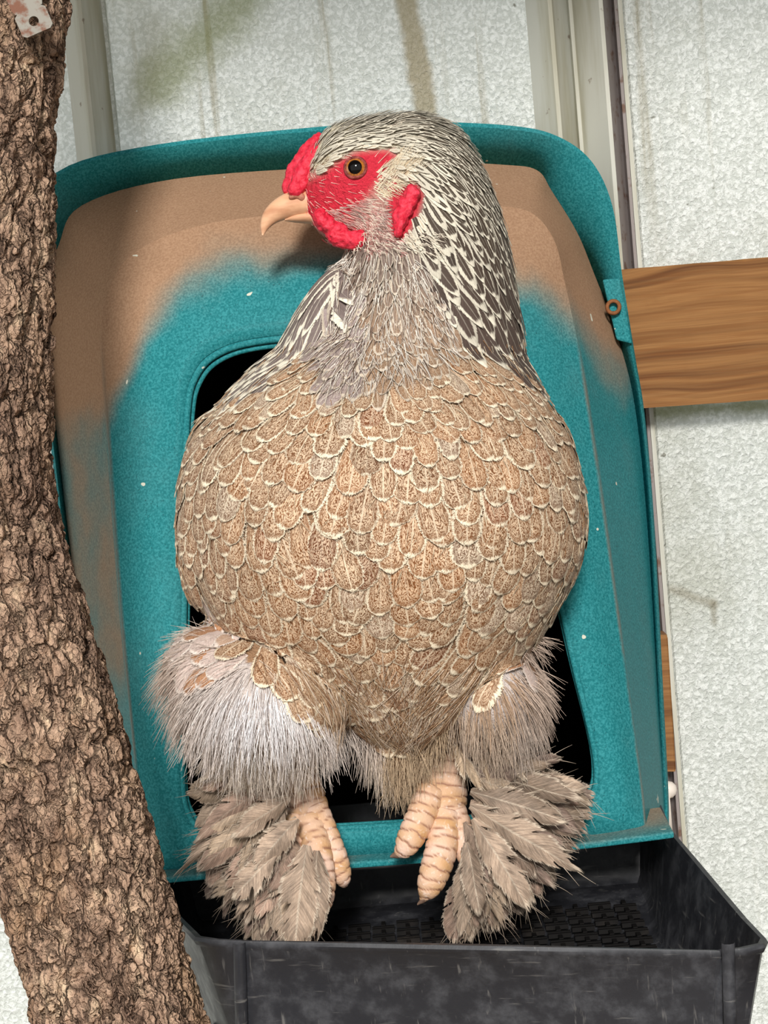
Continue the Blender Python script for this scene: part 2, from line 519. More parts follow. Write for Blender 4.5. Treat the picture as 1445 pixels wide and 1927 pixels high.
baremetal = bmm.set(bmm.mix(bmm.mr(bn, 0.55, 0.68), lin(138, 130, 128), lin(104, 78, 64)), rough=0.55, spec=0.3)
def sheet(name, pf, parent=None, hole=True):
    vs, fs = [], []
    for z in zs:
        for (x, d) in pf:
            vs.append((x, YW - d, z))
    nc = len(pf)
    mats = []
    for i in range(len(zs) - 1):
        for j in range(nc - 1):
            xm, zm = (pf[j][0] + pf[j + 1][0]) / 2, (zs[i] + zs[i + 1]) / 2
            if hole and -0.15 < xm < 0.15 and 0.85 < zm < 1.25:
                continue                      # the nest box passes through the wall here
            fs.append((i * nc + j, i * nc + j + 1, (i + 1) * nc + j + 1, (i + 1) * nc + j))
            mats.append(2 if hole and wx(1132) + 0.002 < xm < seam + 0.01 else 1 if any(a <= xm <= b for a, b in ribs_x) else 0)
    me = mesh(name, vs, fs, False)
    me.materials.append(MT['wall'])
    me.materials.append(MT['rib'])
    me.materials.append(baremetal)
    me.polygons.foreach_set('material_index', mats)
    o = link(name, me, None, parent)
    return o
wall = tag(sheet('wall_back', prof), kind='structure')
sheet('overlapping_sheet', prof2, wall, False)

# the board nailed to the wall on the right
def board(name, c4, thick, mat, label, cat, wav=0.0):
    a, b, c, d = [np.array(q) for q in c4]     # top-left, top-right, bottom-right, bottom-left on the front plane
    n = 14
    bm = bmesh.new()
    rows = []
    for i in range(n + 1):
        t = i / n
        top, bot = a + (b - a) * t, d + (c - d) * t
        w = wav * (noise.noise(Vector((t * 5, 0, 1))) )
        ring = [top + (0, 0, w), bot + (0, 0, w * 0.6), bot + (0, thick, w * 0.6), top + (0, thick, w)]
        rows.append([bm.verts.new(tuple(map(float, q))) for q in ring])
    for i in range(n):
        for k in range(4):
            bm.faces.new((rows[i][k], rows[i][(k + 1) % 4], rows[i + 1][(k + 1) % 4], rows[i + 1][k]))
    bm.faces.new(rows[0])
    bm.faces.new(rows[-1][::-1])
    long_e = [e for e in bm.edges if abs((e.verts[0].co - e.verts[1].co).normalized().x) > 0.9]
    bmesh.ops.bevel(bm, geom=long_e, offset=0.002, segments=2, affect='EDGES')
    return tag(link(name, bm_mesh(name, bm), mat), label, cat)
YB = 1.222
bl = [P(1120, 511, YB), P(1560, 474, YB), P(1560, 744, YB), P(1165, 771, YB)]
board('wooden_board', bl, 0.033, MT['board'], 'brown treated wooden board nailed level across the white sheet wall', 'board', 0.001)
bt = [P(1228, 1195, 1.235), P(1256, 1195, 1.235), P(1272, 1452, 1.235), P(1240, 1452, 1.235)]
board('wooden_batten', bt, 0.02, MT['board'], 'short rough wooden offcut behind the lower right edge of the teal hood', 'offcut')
bm = bmesh.new()
a = P(1263, 1500, 1.235)
box_bm(bm, a + (-0.010, 0, -0.034), a + (-0.001, 0.02, 0.006))
bmesh.ops.create_icosphere(bm, subdivisions=2, radius=0.0065, matrix=Matrix.Translation(Vector(a + (-0.001, 0.006, 0.004))))
tag(link('plastic_spacer', bm_mesh('plastic_spacer', bm), mat_simple('white_plastic', lin(226, 216, 206), 0.45)),
    'small white plastic spacer at the lower right corner behind the teal hood', 'spacer')

# ------------------------------------------------------------------ nest box: teal hood on a black tray
nest = empty('nest_box', (0, 1.2, 0.74), 'teal nest box hood with tan overspray and a black plastic tray', 'nest box')
# outlines, clockwise from the top middle, 24 matching points each: (x, y) as seen and the depth plane Y
OA = [(650,241),(800,236),(960,243),(1045,262),(1108,308),(1146,390),(1164,520),(1188,670),(1206,780),(1224,980),(1242,1320),(1252,1545),
      (1236,1575),(1060,1590),(780,1612),(500,1636),(280,1655),(205,1640),(178,1440),(138,1150),(97,800),(58,560),(50,440),(110,330),(300,278)]
OB = [(650,314),(800,306),(950,312),(1010,322),(1036,362),(1083,438),(1116,515),(1162,630),(1196,760),(1219,980),(1238,1320),(1248,1540),
      (1232,1570),(1060,1588),(780,1610),(500,1633),(282,1650),(212,1630),(186,1440),(146,1150),(103,800),(84,560),(112,462),(155,388),(330,338)]
OC = [(650,400),(790,392),(900,392),(975,398),(1012,418),(1040,462),(1056,530),(1080,640),(1098,745),(1130,960),(1176,1300),(1206,1530),
      (1192,1566),(1060,1584),(780,1606),(500,1628),(305,1642),(278,1618),(262,1440),(234,1150),(208,800),(197,640),(206,560),(256,480),(400,425)]
OD = [(650,640),(780,630),(850,626),(893,632),(925,648),(944,678),(955,715),(966,760),(982,830),(1020,1000),(1072,1230),(1118,1430),
      (1096,1506),(1000,1530),(780,1548),(560,1560),(408,1562),(358,1528),(346,1440),(351,1200),(357,900),(361,780),(374,722),(410,680),(485,655)]
def yd(v, top, bot):
    return top + (bot - top) * float(np.clip((v - 300) / 1300, 0, 1))
def ringpts(o, top, bot, n=6):
    k = [np.append(np.array(q, float), 0) for q in o]
    return [P(q[0], q[1], yd(q[1], top, bot)) for q in catmull(k, n, True)]
RA = ringpts(OA, 1.217, 1.19)
RB = ringpts(OB, 1.232, 1.19)
RC = ringpts(OC, 1.165, 1.092)
RD = ringpts(OD, 1.128, 1.082)
n = len(RA)
RA, RB, RC, RD = map(np.array, (RA, RB, RC, RD))
cen = np.array([0.0, 0, 0])
rings = [RA + (0, 0.008, 0), RA, RA * 0.97 + RB * 0.03 - (0, 0.001, 0), RB * 0.94 + RA * 0.06, RB]
for t in (0.25, 0.5, 0.75, 0.88, 0.96):
    q = RB + (RC - RB) * t
    q[:, 1] += 0.002 * math.sin(math.pi * t)
    rings.append(q)
rings.append(RC - (0, 0.0, 0))
for t in (0.04, 0.10, 0.18, 0.26, 0.34, 0.42, 0.5, 0.58, 0.66, 0.74, 0.82, 0.93):
    q = RC + (RD - RC) * t
    q[:, 1] -= 0.0045 * math.sin(math.pi * min(1, t * 1.02)) ** 1.3
    rings.append(q)
vs = np.concatenate(rings)
fs = grid_faces(len(rings), n, True)
hood_me = mesh('hood', vs, fs)
# tan spray paint: heavy across the top and down the left flank
pv = []
for i_, v in enumerate(vs):
    x, y, d = px(v)
    yl = np.interp(x, [100, 190, 230, 280, 340, 450, 560, 900, 1000, 1060, 1100, 1180], [830, 840, 740, 620, 550, 500, 485, 500, 530, 600, 650, 700])
    f = 1 - sstep(yl - 110, yl + 110, y)
    if i_ < 10 * n and x < 420:                # thin overspray on the left flank
        f = max(f, 0.52 * (1 - sstep(1150, 1550, y)))
    pv.append(f)
pv = np.array(pv)
flange_n = 4 * n
pv[:flange_n] = 0                              # the flange was masked and stayed teal
dust = np.zeros(len(vs))
pv[flange_n:flange_n + n] *= 1.0
dust[10 * n:11 * n] = [0.8 * float(sstep(600, 760, px(v)[1])) for v in vs[10 * n:11 * n]]
vattr(hood_me, 'paint', pv, 'FLOAT')
vattr(hood_me, 'dust', dust, 'FLOAT')
hood_me.set_sharp_from_angle(angle=math.radians(24))
hood = link('hood', hood_me, MT['teal'], nest)
sm = hood.modifiers.new('thick', 'SOLIDIFY')
sm.thickness = 0.0025
sm.offset = -1
# rolled rim of the opening
def tube_loop(pts, r, k=8, closed=True, name='rim'):
    pts = np.array(pts)
    m = len(pts)
    V = []
    for i in range(m):
        t = nrm(pts[(i + 1) % m] - pts[i - 1]) if closed or 0 < i < m - 1 else nrm(pts[min(i + 1, m - 1)] - pts[max(i - 1, 0)])
        a = nrm(np.cross(t, (0.01, 1, 0.02)))
        b = np.cross(t, a)
        rr = r if np.isscalar(r) else r[i]
        for j in range(k):
            th = 2 * math.pi * j / k
            V.append(pts[i] + rr * (a * math.cos(th) + b * math.sin(th)))
    Fs = grid_faces(m, k, True)
    if closed:
        for j in range(k):
            Fs.append(((m - 1) * k + j, (m - 1) * k + (j + 1) % k, (j + 1) % k, j))
    else:
        Fs += [tuple(range(k))[::-1], tuple(range((m - 1) * k, m * k))]
    return mesh(name, V, Fs)
def teal_me(me, val=0.0):
    vattr(me, 'paint', np.full(len(me.vertices), val), 'FLOAT')
    return me
q93 = rings[-1]
link('opening_rim', teal_me(tube_loop(q93 + (RD - q93) * 0.3, 0.0024, name='opening_rim')), MT['teal'], hood)
link('inner_lip', teal_me(tube_loop(RD + (0, 0.004, 0), 0.0016, name='inner_lip')), MT['teal'], hood)
# ledge along the foot of the hood
le = [(296, 1640), (500, 1622), (780, 1602), (1060, 1578), (1215, 1560), (1268, 1553)]
V, Fs = [], []
for i, (x, y) in enumerate(catmull([np.array(q, float) for q in le], 4)):
    f0 = P(x, y + 12, 1.073)
    V += [f0, f0 + (0, 0, -0.0042), f0 + (0, 0.05, -0.0042), f0 + (0, 0.05, 0.003)]
Fs = grid_faces(len(V) // 4, 4, True) + [(3, 2, 1, 0), tuple(range(len(V) - 4, len(V)))]
lm = teal_me(mesh('base_ledge', V, Fs, False), 0.0)
a_ = lm.attributes['paint'].data
for i in range(len(V)):
    a_[i].value = 0.62 if i % 4 == 3 else (0.30 if i % 4 == 0 else 0.0)
ledge = link('base_ledge', lm, MT['teal'], nest)
bv = ledge.modifiers.new('bevel', 'BEVEL')
bv.width, bv.segments = 0.0012, 2
# latch plate and rusty screw on the right flank
lt = [(1133, 526), (1167, 524), (1190, 648), (1160, 640)]
V = [P(x, y, 1.203) for x, y in lt] + [P(x, y, 1.225) for x, y in lt]
lme = teal_me(mesh('latch_plate', V, [(3, 2, 1, 0), (0, 1, 5, 4), (1, 2, 6, 5), (2, 3, 7, 6), (3, 0, 4, 7)], False))
lo = link('latch_plate', lme, MT['teal'], hood)
b2 = lo.modifiers.new('bevel', 'BEVEL'); b2.width, b2.segments = 0.0015, 2
rust = mat_simple('rust', lin(142, 92, 58), 0.8, 0.2, (300, 0.5, 0.001))
sp = P(1154, 578, 1.199)
ang = np.linspace(0, 2 * math.pi, 20, endpoint=False)
scr = tube_loop([sp + (0.0042 * math.cos(t), 0, 0.0042 * math.sin(t)) for t in ang], 0.0014, 6, True, 'eye_screw')
link('eye_screw', scr, rust, hood)['label'] = 'rusty eye screw'

# black tray in front of and under the hood
zr = ZP(372, 1764, 0.8837)[2]
rim_pts = [ZP(305, 1690, zr), ZP(345, 1738, zr), ZP(372, 1762, zr), ZP(395, 1767, zr - 0.001)]
FLs, FRs = P(455, 1771, 0.962), P(1366, 1789, 0.905)
fr_a, fr_b = P(1412, 1782, 0.905), P(1441, 1769, 0.914)
rim_pts = [P(268, 1665, 1.10), P(318, 1712, 1.028), P(350, 1745, 0.985), P(368, 1763, 0.968), P(400, 1768, 0.962), P(455, 1771, 0.960)]
for k in range(1, 8):
    rim_pts.append(FLs + (FRs - FLs) * k / 8)
rim_pts += [P(1358, 1789, 0.905), P(1368, 1787, 0.902), P(1400, 1784, 0.902), P(1436, 1776, 0.905), P(1441, 1766, 0.912), P(1405, 1728, 0.955), P(1366, 1682, 1.0),
            P(1312, 1618, 1.06), P(1262, 1560, 1.12)]
rim_pts += [np.array([0.170, 1.19, zr]), np.array([0.168, 1.24, zr]), np.array([-0.172, 1.24, zr]), np.array([-0.172, 1.18, zr])]
RP = np.array(rim_pts)
ctr = RP.mean(0)
def inset(pts, d, dz):
    out = []
    for p in pts:
        q = p - ctr
        L = math.hypot(q[0], q[1])
        out.append(p - np.array([q[0] / L * d, q[1] / L * d, 0]) + (0, 0, dz))
    return np.array(out)
H = 0.070
rl = [inset(RP, 0.000, -0.0045), inset(RP, -0.0012, -0.002), inset(RP, 0.0, 0.0), inset(RP, 0.003, 0.0), inset(RP, 0.0042, -0.004),
      inset(RP, 0.012, -H * 0.5), inset(RP, 0.020, -H + 0.004), inset(RP, 0.026, -H)]
ol = [inset(RP, 0.002, -0.006), inset(RP, 0.009, -H * 0.5), inset(RP, 0.018, -H - 0.003)]
seq = ol[::-1] + rl
nn = len(RP)
V = np.concatenate(seq)
Fs = grid_faces(len(seq), nn, True)
Fs.append(tuple(range(nn)))
Fs.append(tuple(range((len(seq) - 1) * nn, len(seq) * nn))[::-1])
tme = mesh('tray', V, Fs, True)
tray = link('tray', tme, MT['black'], nest)
es = tray.modifiers.new('split', 'EDGE_SPLIT'); es.split_angle = math.radians(40)
# vertical corner ribs on the front of the tray
for x0, Y0 in ((452, 0.9585), (1372, 0.901)):
    V = []
    for s in range(7):
        t = s / 6
        p = P(x0 - 2 + 12 * t, 1774 + 420 * t, Y0 + 0.009 * t)
        for k in range(5):
            a = math.pi * k / 4
            V.append(p + (-0.0035 * math.cos(a), -0.0030 * math.sin(a), 0))
    link('corner_rib', mesh('corner_rib', V, grid_faces(7, 5)), MT['black'], tray)
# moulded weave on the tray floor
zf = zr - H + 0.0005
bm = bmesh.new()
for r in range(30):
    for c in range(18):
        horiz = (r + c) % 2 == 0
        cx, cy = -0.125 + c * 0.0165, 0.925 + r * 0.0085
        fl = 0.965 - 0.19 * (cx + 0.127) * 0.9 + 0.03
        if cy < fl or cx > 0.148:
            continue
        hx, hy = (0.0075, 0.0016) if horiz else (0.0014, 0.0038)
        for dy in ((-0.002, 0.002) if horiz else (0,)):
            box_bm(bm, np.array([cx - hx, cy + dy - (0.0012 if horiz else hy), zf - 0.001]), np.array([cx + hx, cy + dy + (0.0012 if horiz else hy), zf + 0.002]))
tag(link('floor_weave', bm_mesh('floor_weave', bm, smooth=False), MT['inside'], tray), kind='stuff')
# dark tub behind the hood, through the wall
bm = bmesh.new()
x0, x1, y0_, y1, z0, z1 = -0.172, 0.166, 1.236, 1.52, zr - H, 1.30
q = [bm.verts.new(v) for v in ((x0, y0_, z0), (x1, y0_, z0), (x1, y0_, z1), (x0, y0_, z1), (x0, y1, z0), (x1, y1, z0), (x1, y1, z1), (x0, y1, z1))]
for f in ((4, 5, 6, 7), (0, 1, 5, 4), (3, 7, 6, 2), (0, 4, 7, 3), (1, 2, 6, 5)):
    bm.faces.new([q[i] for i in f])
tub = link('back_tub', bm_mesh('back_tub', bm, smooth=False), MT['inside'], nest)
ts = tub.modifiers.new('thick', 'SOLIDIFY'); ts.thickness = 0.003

# ------------------------------------------------------------------ the bark-covered trunk on the left
cl = [(-5, -420, 1.00, 150), (-10, -200, 0.98, 150), (-19, 0, 0.965, 150), (-30, 110, 0.955, 149), (-44, 250, 0.945, 148), (-53, 450, 0.93, 150), (-55, 700, 0.915, 151),
      (-47, 880, 0.905, 152), (-24, 1050, 0.90, 152), (22, 1200, 0.895, 153), (87, 1420, 0.89, 153), (140, 1620, 0.885, 154), (183, 1780, 0.88, 155),
      (226, 1927, 0.875, 156), (300, 2160, 0.865, 158)]
cp = [np.append(Q(x, y, d), r * d / F) for x, y, d, r in cl]
low = cp[-1].copy()
dirn = cp[-1] - cp[-2]
s_ = (low[2] + 0.02) / -dirn[2]
foot = low + dirn * s_ * np.array([0.6, 0.6, 1, 0])
foot[2] = -0.02
foot[3] = 0.05
top_ext = cp[0] + (cp[0] - cp[1]) * 2.5
path = catmull([top_ext] + cp, 60)
tail = [low + (foot - low) * t for t in np.linspace(0, 1, 40)[1:]]
path = np.array(path + tail)
NC = 260
ref = np.array([1.0, 0, 0])
V, rel, uvv = [], [], []
acc = 0.0
for i in range(len(path)):
    t = nrm(path[min(i + 1, len(path) - 1), :3] - path[max(i - 1, 0), :3])
    b = nrm(np.cross(t, ref))
    a = np.cross(b, t)
    if i:
        acc += np.linalg.norm(path[i, :3] - path[i - 1, :3])
    R_ = path[i, 3]
    coarse = i > len(path) - 40
    for j in range(NC):
        th = 2 * math.pi * j / NC
        ca, sa = math.cos(th), math.sin(th)
        if coarse:
            h, lump = 0.0, 0.0
        else:
            c3 = Vector((ca * R_, sa * R_, acc * 0.42))
            w = noise.noise_vector(c3 * 55) * 0.008
            w2 = noise.noise_vector(c3 * 190) * 0.0030
            dist, pp = noise.voronoi((c3 + w + w2) * 58)
            crack = min(1.0, (dist[1] - dist[0]) * 5.0)
            dist2, pp2 = noise.voronoi((c3 + w2 * 1.6 + w * 0.5) * 170)
            crack2 = min(1.0, (dist2[1] - dist2[0]) * 4.0)
            plate = noise.cell(pp[0] * 7.3) * 0.5
            flake = noise.cell(pp2[0] * 5.1) * 0.5
            rg = noise.turbulence(Vector((ca * R_ * 330, sa * R_ * 330, acc * 120)), 4, True)
            h = -0.0046 * (1 - crack) ** 1.4 - 0.0016 * (1 - crack2) ** 1.5 + 0.0022 * plate + 0.0017 * flake + 0.0014 * (rg - 0.5)
            lump = 0.004 * noise.noise(Vector((ca * 1.2, sa * 1.2, acc * 9)))
        rel.append(h)
        rr = R_ + h + lump
        V.append(path[i, :3] + rr * (a * ca + b * sa))
Fs = grid_faces(len(path), NC, True) + [tuple(range(NC))[::-1]]
bme = mesh('tree_trunk', V, Fs)
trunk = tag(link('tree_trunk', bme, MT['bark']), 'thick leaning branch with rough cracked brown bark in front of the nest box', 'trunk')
# galvanised strap with two holes, wrapped on the trunk at the top left
vsn, vfs = [], []
def strap():
    # plate in its own plane: s along, t across; holes cut out as rings
    bm = bmesh.new()
    Lh, Wh = 0.013, 0.0085
    def cell(cx, cz, hx, hz, r, k=24):
        ins, outs = [], []
        for i in range(k):
            a = 2 * math.pi * i / k
            c, s = math.cos(a), math.sin(a)
            m_ = min(hx / max(abs(c), 1e-6), hz / max(abs(s), 1e-6))
            ins.append(bm.verts.new((cx + r * c, 0, cz + r * s)))
            outs.append(bm.verts.new((cx + m_ * c, 0, cz + m_ * s)))
        for i in range(k):
            j = (i + 1) % k
            bm.faces.new((ins[i], ins[j], outs[j], outs[i]))
    cell(0.0065, 0, 0.0065, Wh, 0.0026)
    cell(-0.0075, 0, 0.0075, Wh, 0.0020)
    cell(-0.0220, 0, 0.0070, Wh, 0.0026)
    bmesh.ops.remove_doubles(bm, verts=bm.verts, dist=0.0003)
    r = bmesh.ops.extrude_face_region(bm, geom=list(bm.faces))
    for e in r['geom']:
        if isinstance(e, bmesh.types.BMVert):
            e.co.y += 0.0016
    return bm_mesh('metal_strap', bm, smooth=False)
so = link('metal_strap', strap(), MT['galv'])
tag(so, 'rust-edged galvanised metal strap with round holes at the top of the trunk', 'strap')
cpt = Q(54, 18, 0.905)
ax = nrm(RT * 0.40 - UP * 0.92)                # along the strap, pointing to its free lower end
zx = nrm(np.cross(ax, fw))
yx = np.cross(zx, ax)
m4 = Matrix.Identity(4)
for i in range(3):
    m4[i][0], m4[i][1], m4[i][2], m4[i][3] = ax[i], yx[i], zx[i], cpt[i]
so.matrix_world = m4
#--PART3--
# ------------------------------------------------------------------ the hen
hen = empty('hen', Q(690, 1620, 1.085), 'silver and buff laced hen with feathered feet standing in the nest box opening', 'hen')

def slices_h(rows, k=48):
    """rows: (y, xl, xr, d_mid, d_front, d_back): closed loft of horizontal slices"""
    rows = [np.array(r, float) for r in rows]
    V = []
    dense = catmull(rows, 5)
    for (y, xl, xr, dm, df, db) in dense:
        c = Q((xl + xr) / 2, y, dm)
        a = max(1.0, (xr - xl) / 2) * dm / F
        for j in range(k):
            th = 2 * math.pi * j / k
            s = math.sin(th)
            V.append(c + RT * a * math.cos(th) + fw * (s * ((dm - df) if s < 0 else (db - dm))))
    return V, grid_faces(len(dense), k, True) + [tuple(range(k)), tuple(range((len(dense) - 1) * k, len(dense) * k))[::-1]]
def slices_v(cols, k=40):
    """cols: (x, yt, yb, d_mid, half_depth): closed loft along the image x axis"""
    cols = [np.array(r, float) for r in cols]
    V = []
    dense = catmull(cols, 5)
    for (x, yt, yb, dm, hd) in dense:
        c = Q(x, (yt + yb) / 2, dm)
        a = max(1.0, (yb - yt) / 2) * dm / F
        for j in range(k):
            th = 2 * math.pi * j / k
            V.append(c + UP * a * math.cos(th) + fw * hd * math.sin(th))
    return V, grid_faces(len(dense), k, True) + [tuple(range(k))[::-1], tuple(range((len(dense) - 1) * k, len(dense) * k))]
def ellipsoid(x, y, d, rx, ry, rz, rot=0.0, nu=28, nv=18):
    c = Q(x, y, d)
    s = d / F
    A = RT * math.cos(rot) - UP * math.sin(rot)
    B = RT * math.sin(rot) + UP * math.cos(rot)
    V = []
    for i in range(nv + 1):
        ph = math.pi * (i + 0.02) / (nv + 0.04)
        for j in range(nu):
            th = 2 * math.pi * j / nu
            V.append(c + A * rx * s * math.sin(ph) * math.cos(th) + fw * rz * math.sin(ph) * math.sin(th) + B * ry * s * math.cos(ph))
    return V, grid_faces(nv + 1, nu, True) + [tuple(range(nu))[::-1], tuple(range(nv * nu, (nv + 1) * nu))]
def fuse(name, parts, voxel, smooth=6, noise_amp=0.0, noise_sc=100):
    V, Fs = [], []
    for v, f in parts:
        o = len(V)
        V += list(v)
        Fs += [tuple(i + o for i in q) for q in f]
    me = mesh(name, V, Fs)
    bm = bmesh.new(); bm.from_mesh(me)
    bmesh.ops.recalc_face_normals(bm, faces=bm.faces)
    bm.to_mesh(me); bm.free()
    me = apply_mods(me, [('REMESH', dict(mode='VOXEL', voxel_size=voxel)), ('SMOOTH', dict(factor=0.5, iterations=smooth))])
    if noise_amp:
        for v in me.vertices:
            v.co += v.normal * noise_amp * (noise.noise(v.co * noise_sc) + 0.5 * noise.noise(v.co * noise_sc * 2.3))
    return me

torso = slices_h([(560, 700, 840, 1.075, 1.05, 1.10), (610, 606, 900, 1.072, 1.028, 1.11), (680, 505, 980, 1.065, 1.0, 1.115), (760, 424, 1026, 1.058, 0.978, 1.11),
                  (850, 366, 1066, 1.055, 0.962, 1.105), (950, 344, 1094, 1.055, 0.955, 1.10), (1050, 354, 1086, 1.055, 0.960, 1.10), (1130, 384, 1048, 1.055, 0.972, 1.10),
                  (1210, 442, 1000, 1.058, 0.990, 1.11), (1290, 540, 935, 1.062, 1.012, 1.12), (1350, 640, 870, 1.068, 1.03, 1.12), (1395, 715, 805, 1.075, 1.05, 1.12)])
rear = ellipsoid(712, 1000, 1.22, 255, 330, 0.17)
neck = slices_h([(235, 720, 815, 1.073, 1.045, 1.100), (280, 700, 880, 1.073, 1.034, 1.112), (340, 690, 912, 1.073, 1.028, 1.118), (420, 674, 940, 1.074, 1.024, 1.122),
                 (490, 654, 956, 1.074, 1.020, 1.124), (560, 616, 966, 1.072, 1.016, 1.124), (630, 580, 976, 1.068, 1.008, 1.122), (690, 550, 980, 1.066, 1.002, 1.118),
                 (760, 540, 965, 1.064, 0.996, 1.11), (840, 560, 940, 1.062, 0.992, 1.10)])
head = slices_v([(574, 345, 398, 1.068, 0.009), (590, 290, 424, 1.068, 0.016), (612, 254, 444, 1.068, 0.023), (648, 234, 455, 1.069, 0.030), (700, 223, 462, 1.070, 0.034),
                 (760, 217, 470, 1.072, 0.036), (815, 224, 470, 1.074, 0.037), (860, 248, 450, 1.076, 0.035), (895, 300, 430, 1.078, 0.026)])
cape_l = ellipsoid(588, 655, 1.062, 48, 165, 0.045, 0.40)
thigh_l = ellipsoid(492, 1308, 1.035, 160, 112, 0.050, 0.14)
thigh_l2 = ellipsoid(410, 1262, 1.045, 88, 84, 0.042, 0.5)
thigh_r = ellipsoid(925, 1305, 1.065, 88, 96, 0.045, -0.2)
thigh_m = ellipsoid(750, 1385, 1.088, 62, 70, 0.036, 0.0)
wing_l = ellipsoid(395, 960, 1.055, 52, 180, 0.045, 0.06)
wing_r = ellipsoid(1036, 950, 1.055, 50, 170, 0.045, -0.05)
body_me = fuse('body', [torso, rear, neck, head, cape_l, thigh_l, thigh_l2, thigh_r, thigh_m, wing_l, wing_r], 0.0026, 14)
BV = np.array([v.co for v in body_me.vertices])
BPX = np.array([px(v) for v in BV])
bvh = BVHTree.FromPolygons([tuple(v) for v in BV], [tuple(p.vertices) for p in body_me.polygons])

def inpoly(poly, x, y):
    c = False
    j = len(poly) - 1
    for i in range(len(poly)):
        xi, yi = poly[i]
        xj, yj = poly[j]
        if (yi > y) != (yj > y) and x < (xj - xi) * (y - yi) / (yj - yi) + xi:
            c = not c
        j = i
    return c
def pdist(poly, x, y):
    m = 1e9
    for i in range(len(poly)):
        ax_, ay = poly[i - 1]
        bx, by = poly[i]
        L = (bx - ax_) ** 2 + (by - ay) ** 2
        t = max(0, min(1, ((x - ax_) * (bx - ax_) + (y - ay) * (by - ay)) / L))
        m = min(m, math.hypot(x - ax_ - t * (bx - ax_), y - ay - t * (by - ay)))
    return m
def soft(poly, x, y, w):                       # 1 inside, 0 outside, blended over w pixels
    d = pdist(poly, x, y)
    return float(sstep(-w, w, d if inpoly(poly, x, y) else -d))
FACE = [(548, 372), (578, 340), (606, 326), (640, 298), (680, 282), (730, 280), (752, 296), (728, 322), (708, 346), (690, 372), (672, 396), (660, 420), (680, 440), (676, 458), (650, 464), (606, 444), (575, 418), (552, 398)]
EARP = [(735, 345), (775, 335), (798, 365), (785, 410), (762, 450), (738, 452), (728, 405)]
HACK_R = [(585, 268), (592, 232), (650, 200), (730, 190), (820, 200), (900, 250), (960, 360), (1000, 500), (1015, 600), (1030, 668), (985, 668), (930, 650), (870, 615), (832, 575), (805, 520), (785, 470), (798, 400), (792, 350), (772, 318), (750, 285), (690, 268), (640, 285), (605, 310)]
HACK_L = [(640, 478), (600, 500), (545, 560), (505, 640), (455, 690), (440, 730), (500, 735), (555, 690), (590, 630), (625, 560), (655, 505)]
THROAT = [(600, 440), (690, 440), (740, 450), (785, 470), (805, 520), (835, 575), (860, 660), (760, 720), (620, 740), (590, 640), (625, 560), (645, 500)]
FLUFF = [(240, 1200), (360, 1150), (430, 1215), (520, 1290), (640, 1350), (710, 1385), (800, 1385), (860, 1330), (930, 1265), (1010, 1195), (1100, 1200), (1120, 1500), (700, 1500), (250, 1560)]
FLANK_L = [(280, 1220), (335, 1130), (380, 1110), (450, 1190), (440, 1250), (380, 1262), (310, 1290)]
FLANK_R = [(965, 1245), (1010, 1190), (1060, 1190), (1050, 1250), (990, 1270)]
C_ = lambda *a: np.array(lin(*a)[:3])
RED, CREAM, TAN, LAV, GREY = C_(222, 52, 72), C_(222, 214, 194), C_(176, 138, 106), C_(222, 210, 204), C_(128, 114, 106)
cols = np.zeros((len(BV), 3))
for i, (x, y, d) in enumerate(BPX):
    if y > 760:
        c = TAN if not inpoly(FLUFF, x, y) or 650 < x < 850 else LAV
    else:
        c = CREAM * 0.75 if y < 330 else GREY * 0.8 + CREAM * 0.2
        if y > 620: c = TAN * 0.6 + CREAM * 0.2
        if y < 500 and x < 830:
            f = max(soft(FACE, x, y, 12), soft(EARP, x, y, 8))
            pk = C_(216, 150, 140)
            g = float(sstep(90, 0, pdist(FACE, x, y))) * 0.8 if 300 < y and x < 790 else 0
            c = c * (1 - g) + pk * g
            c = c * (1 - f) + RED * f
    cols[i] = c
vattr(body_me, 'col', cols)
body = link('body', body_me, MT['body'], hen)

DIRS = np.array([(590,240,1,-.35),(650,222,1,-.1),(720,210,1,.05),(800,230,1,.35),(860,270,.8,.7),(900,350,.5,1),(940,450,.32,1),(965,560,.2,1),(990,650,.25,1),
    (640,290,.8,.1),(700,265,1,.12),(780,310,.9,.5),(800,390,.6,.8),(820,480,.4,1),(850,560,.45,1),(900,600,.45,1),(900,480,.5,1),(860,380,.6,.9),
    (620,470,0,1),(660,420,.7,.6),(740,420,.5,.8),(700,470,.15,1),(700,560,0,1),(620,540,-.45,1),(570,620,-.45,1),(500,690,-.65,1),(450,760,-.6,1),
    (700,700,0,1),(780,640,.15,1),(850,700,.25,1),(950,760,.4,1),(450,850,-.3,1),(350,950,-.1,1),(700,900,0,1),(850,900,.08,1),(1000,900,.2,1),(1090,950,0,1),
    (400,1100,.2,1),(550,1100,.05,1),(700,1200,.03,1),(850,1150,-.1,1),(1000,1150,-.35,1),(900,1280,-.5,1),(560,1280,.35,1),(740,1350,0,1),(640,1330,.3,1),(370,1180,-.5,.8),(400,1240,-.3,1),(310,1230,-.9,.5),(1010,1230,.5,.6)])
def flow(x, y):
    d2 = (DIRS[:, 0] - x) ** 2 + (DIRS[:, 1] - y) ** 2
    w = np.exp(-d2 / (2 * 62.0 ** 2)) + 1e-6 / (1 + d2)
    v = (DIRS[:, 2:] * w[:, None]).sum(0)
    return v / (np.linalg.norm(v) + 1e-9)

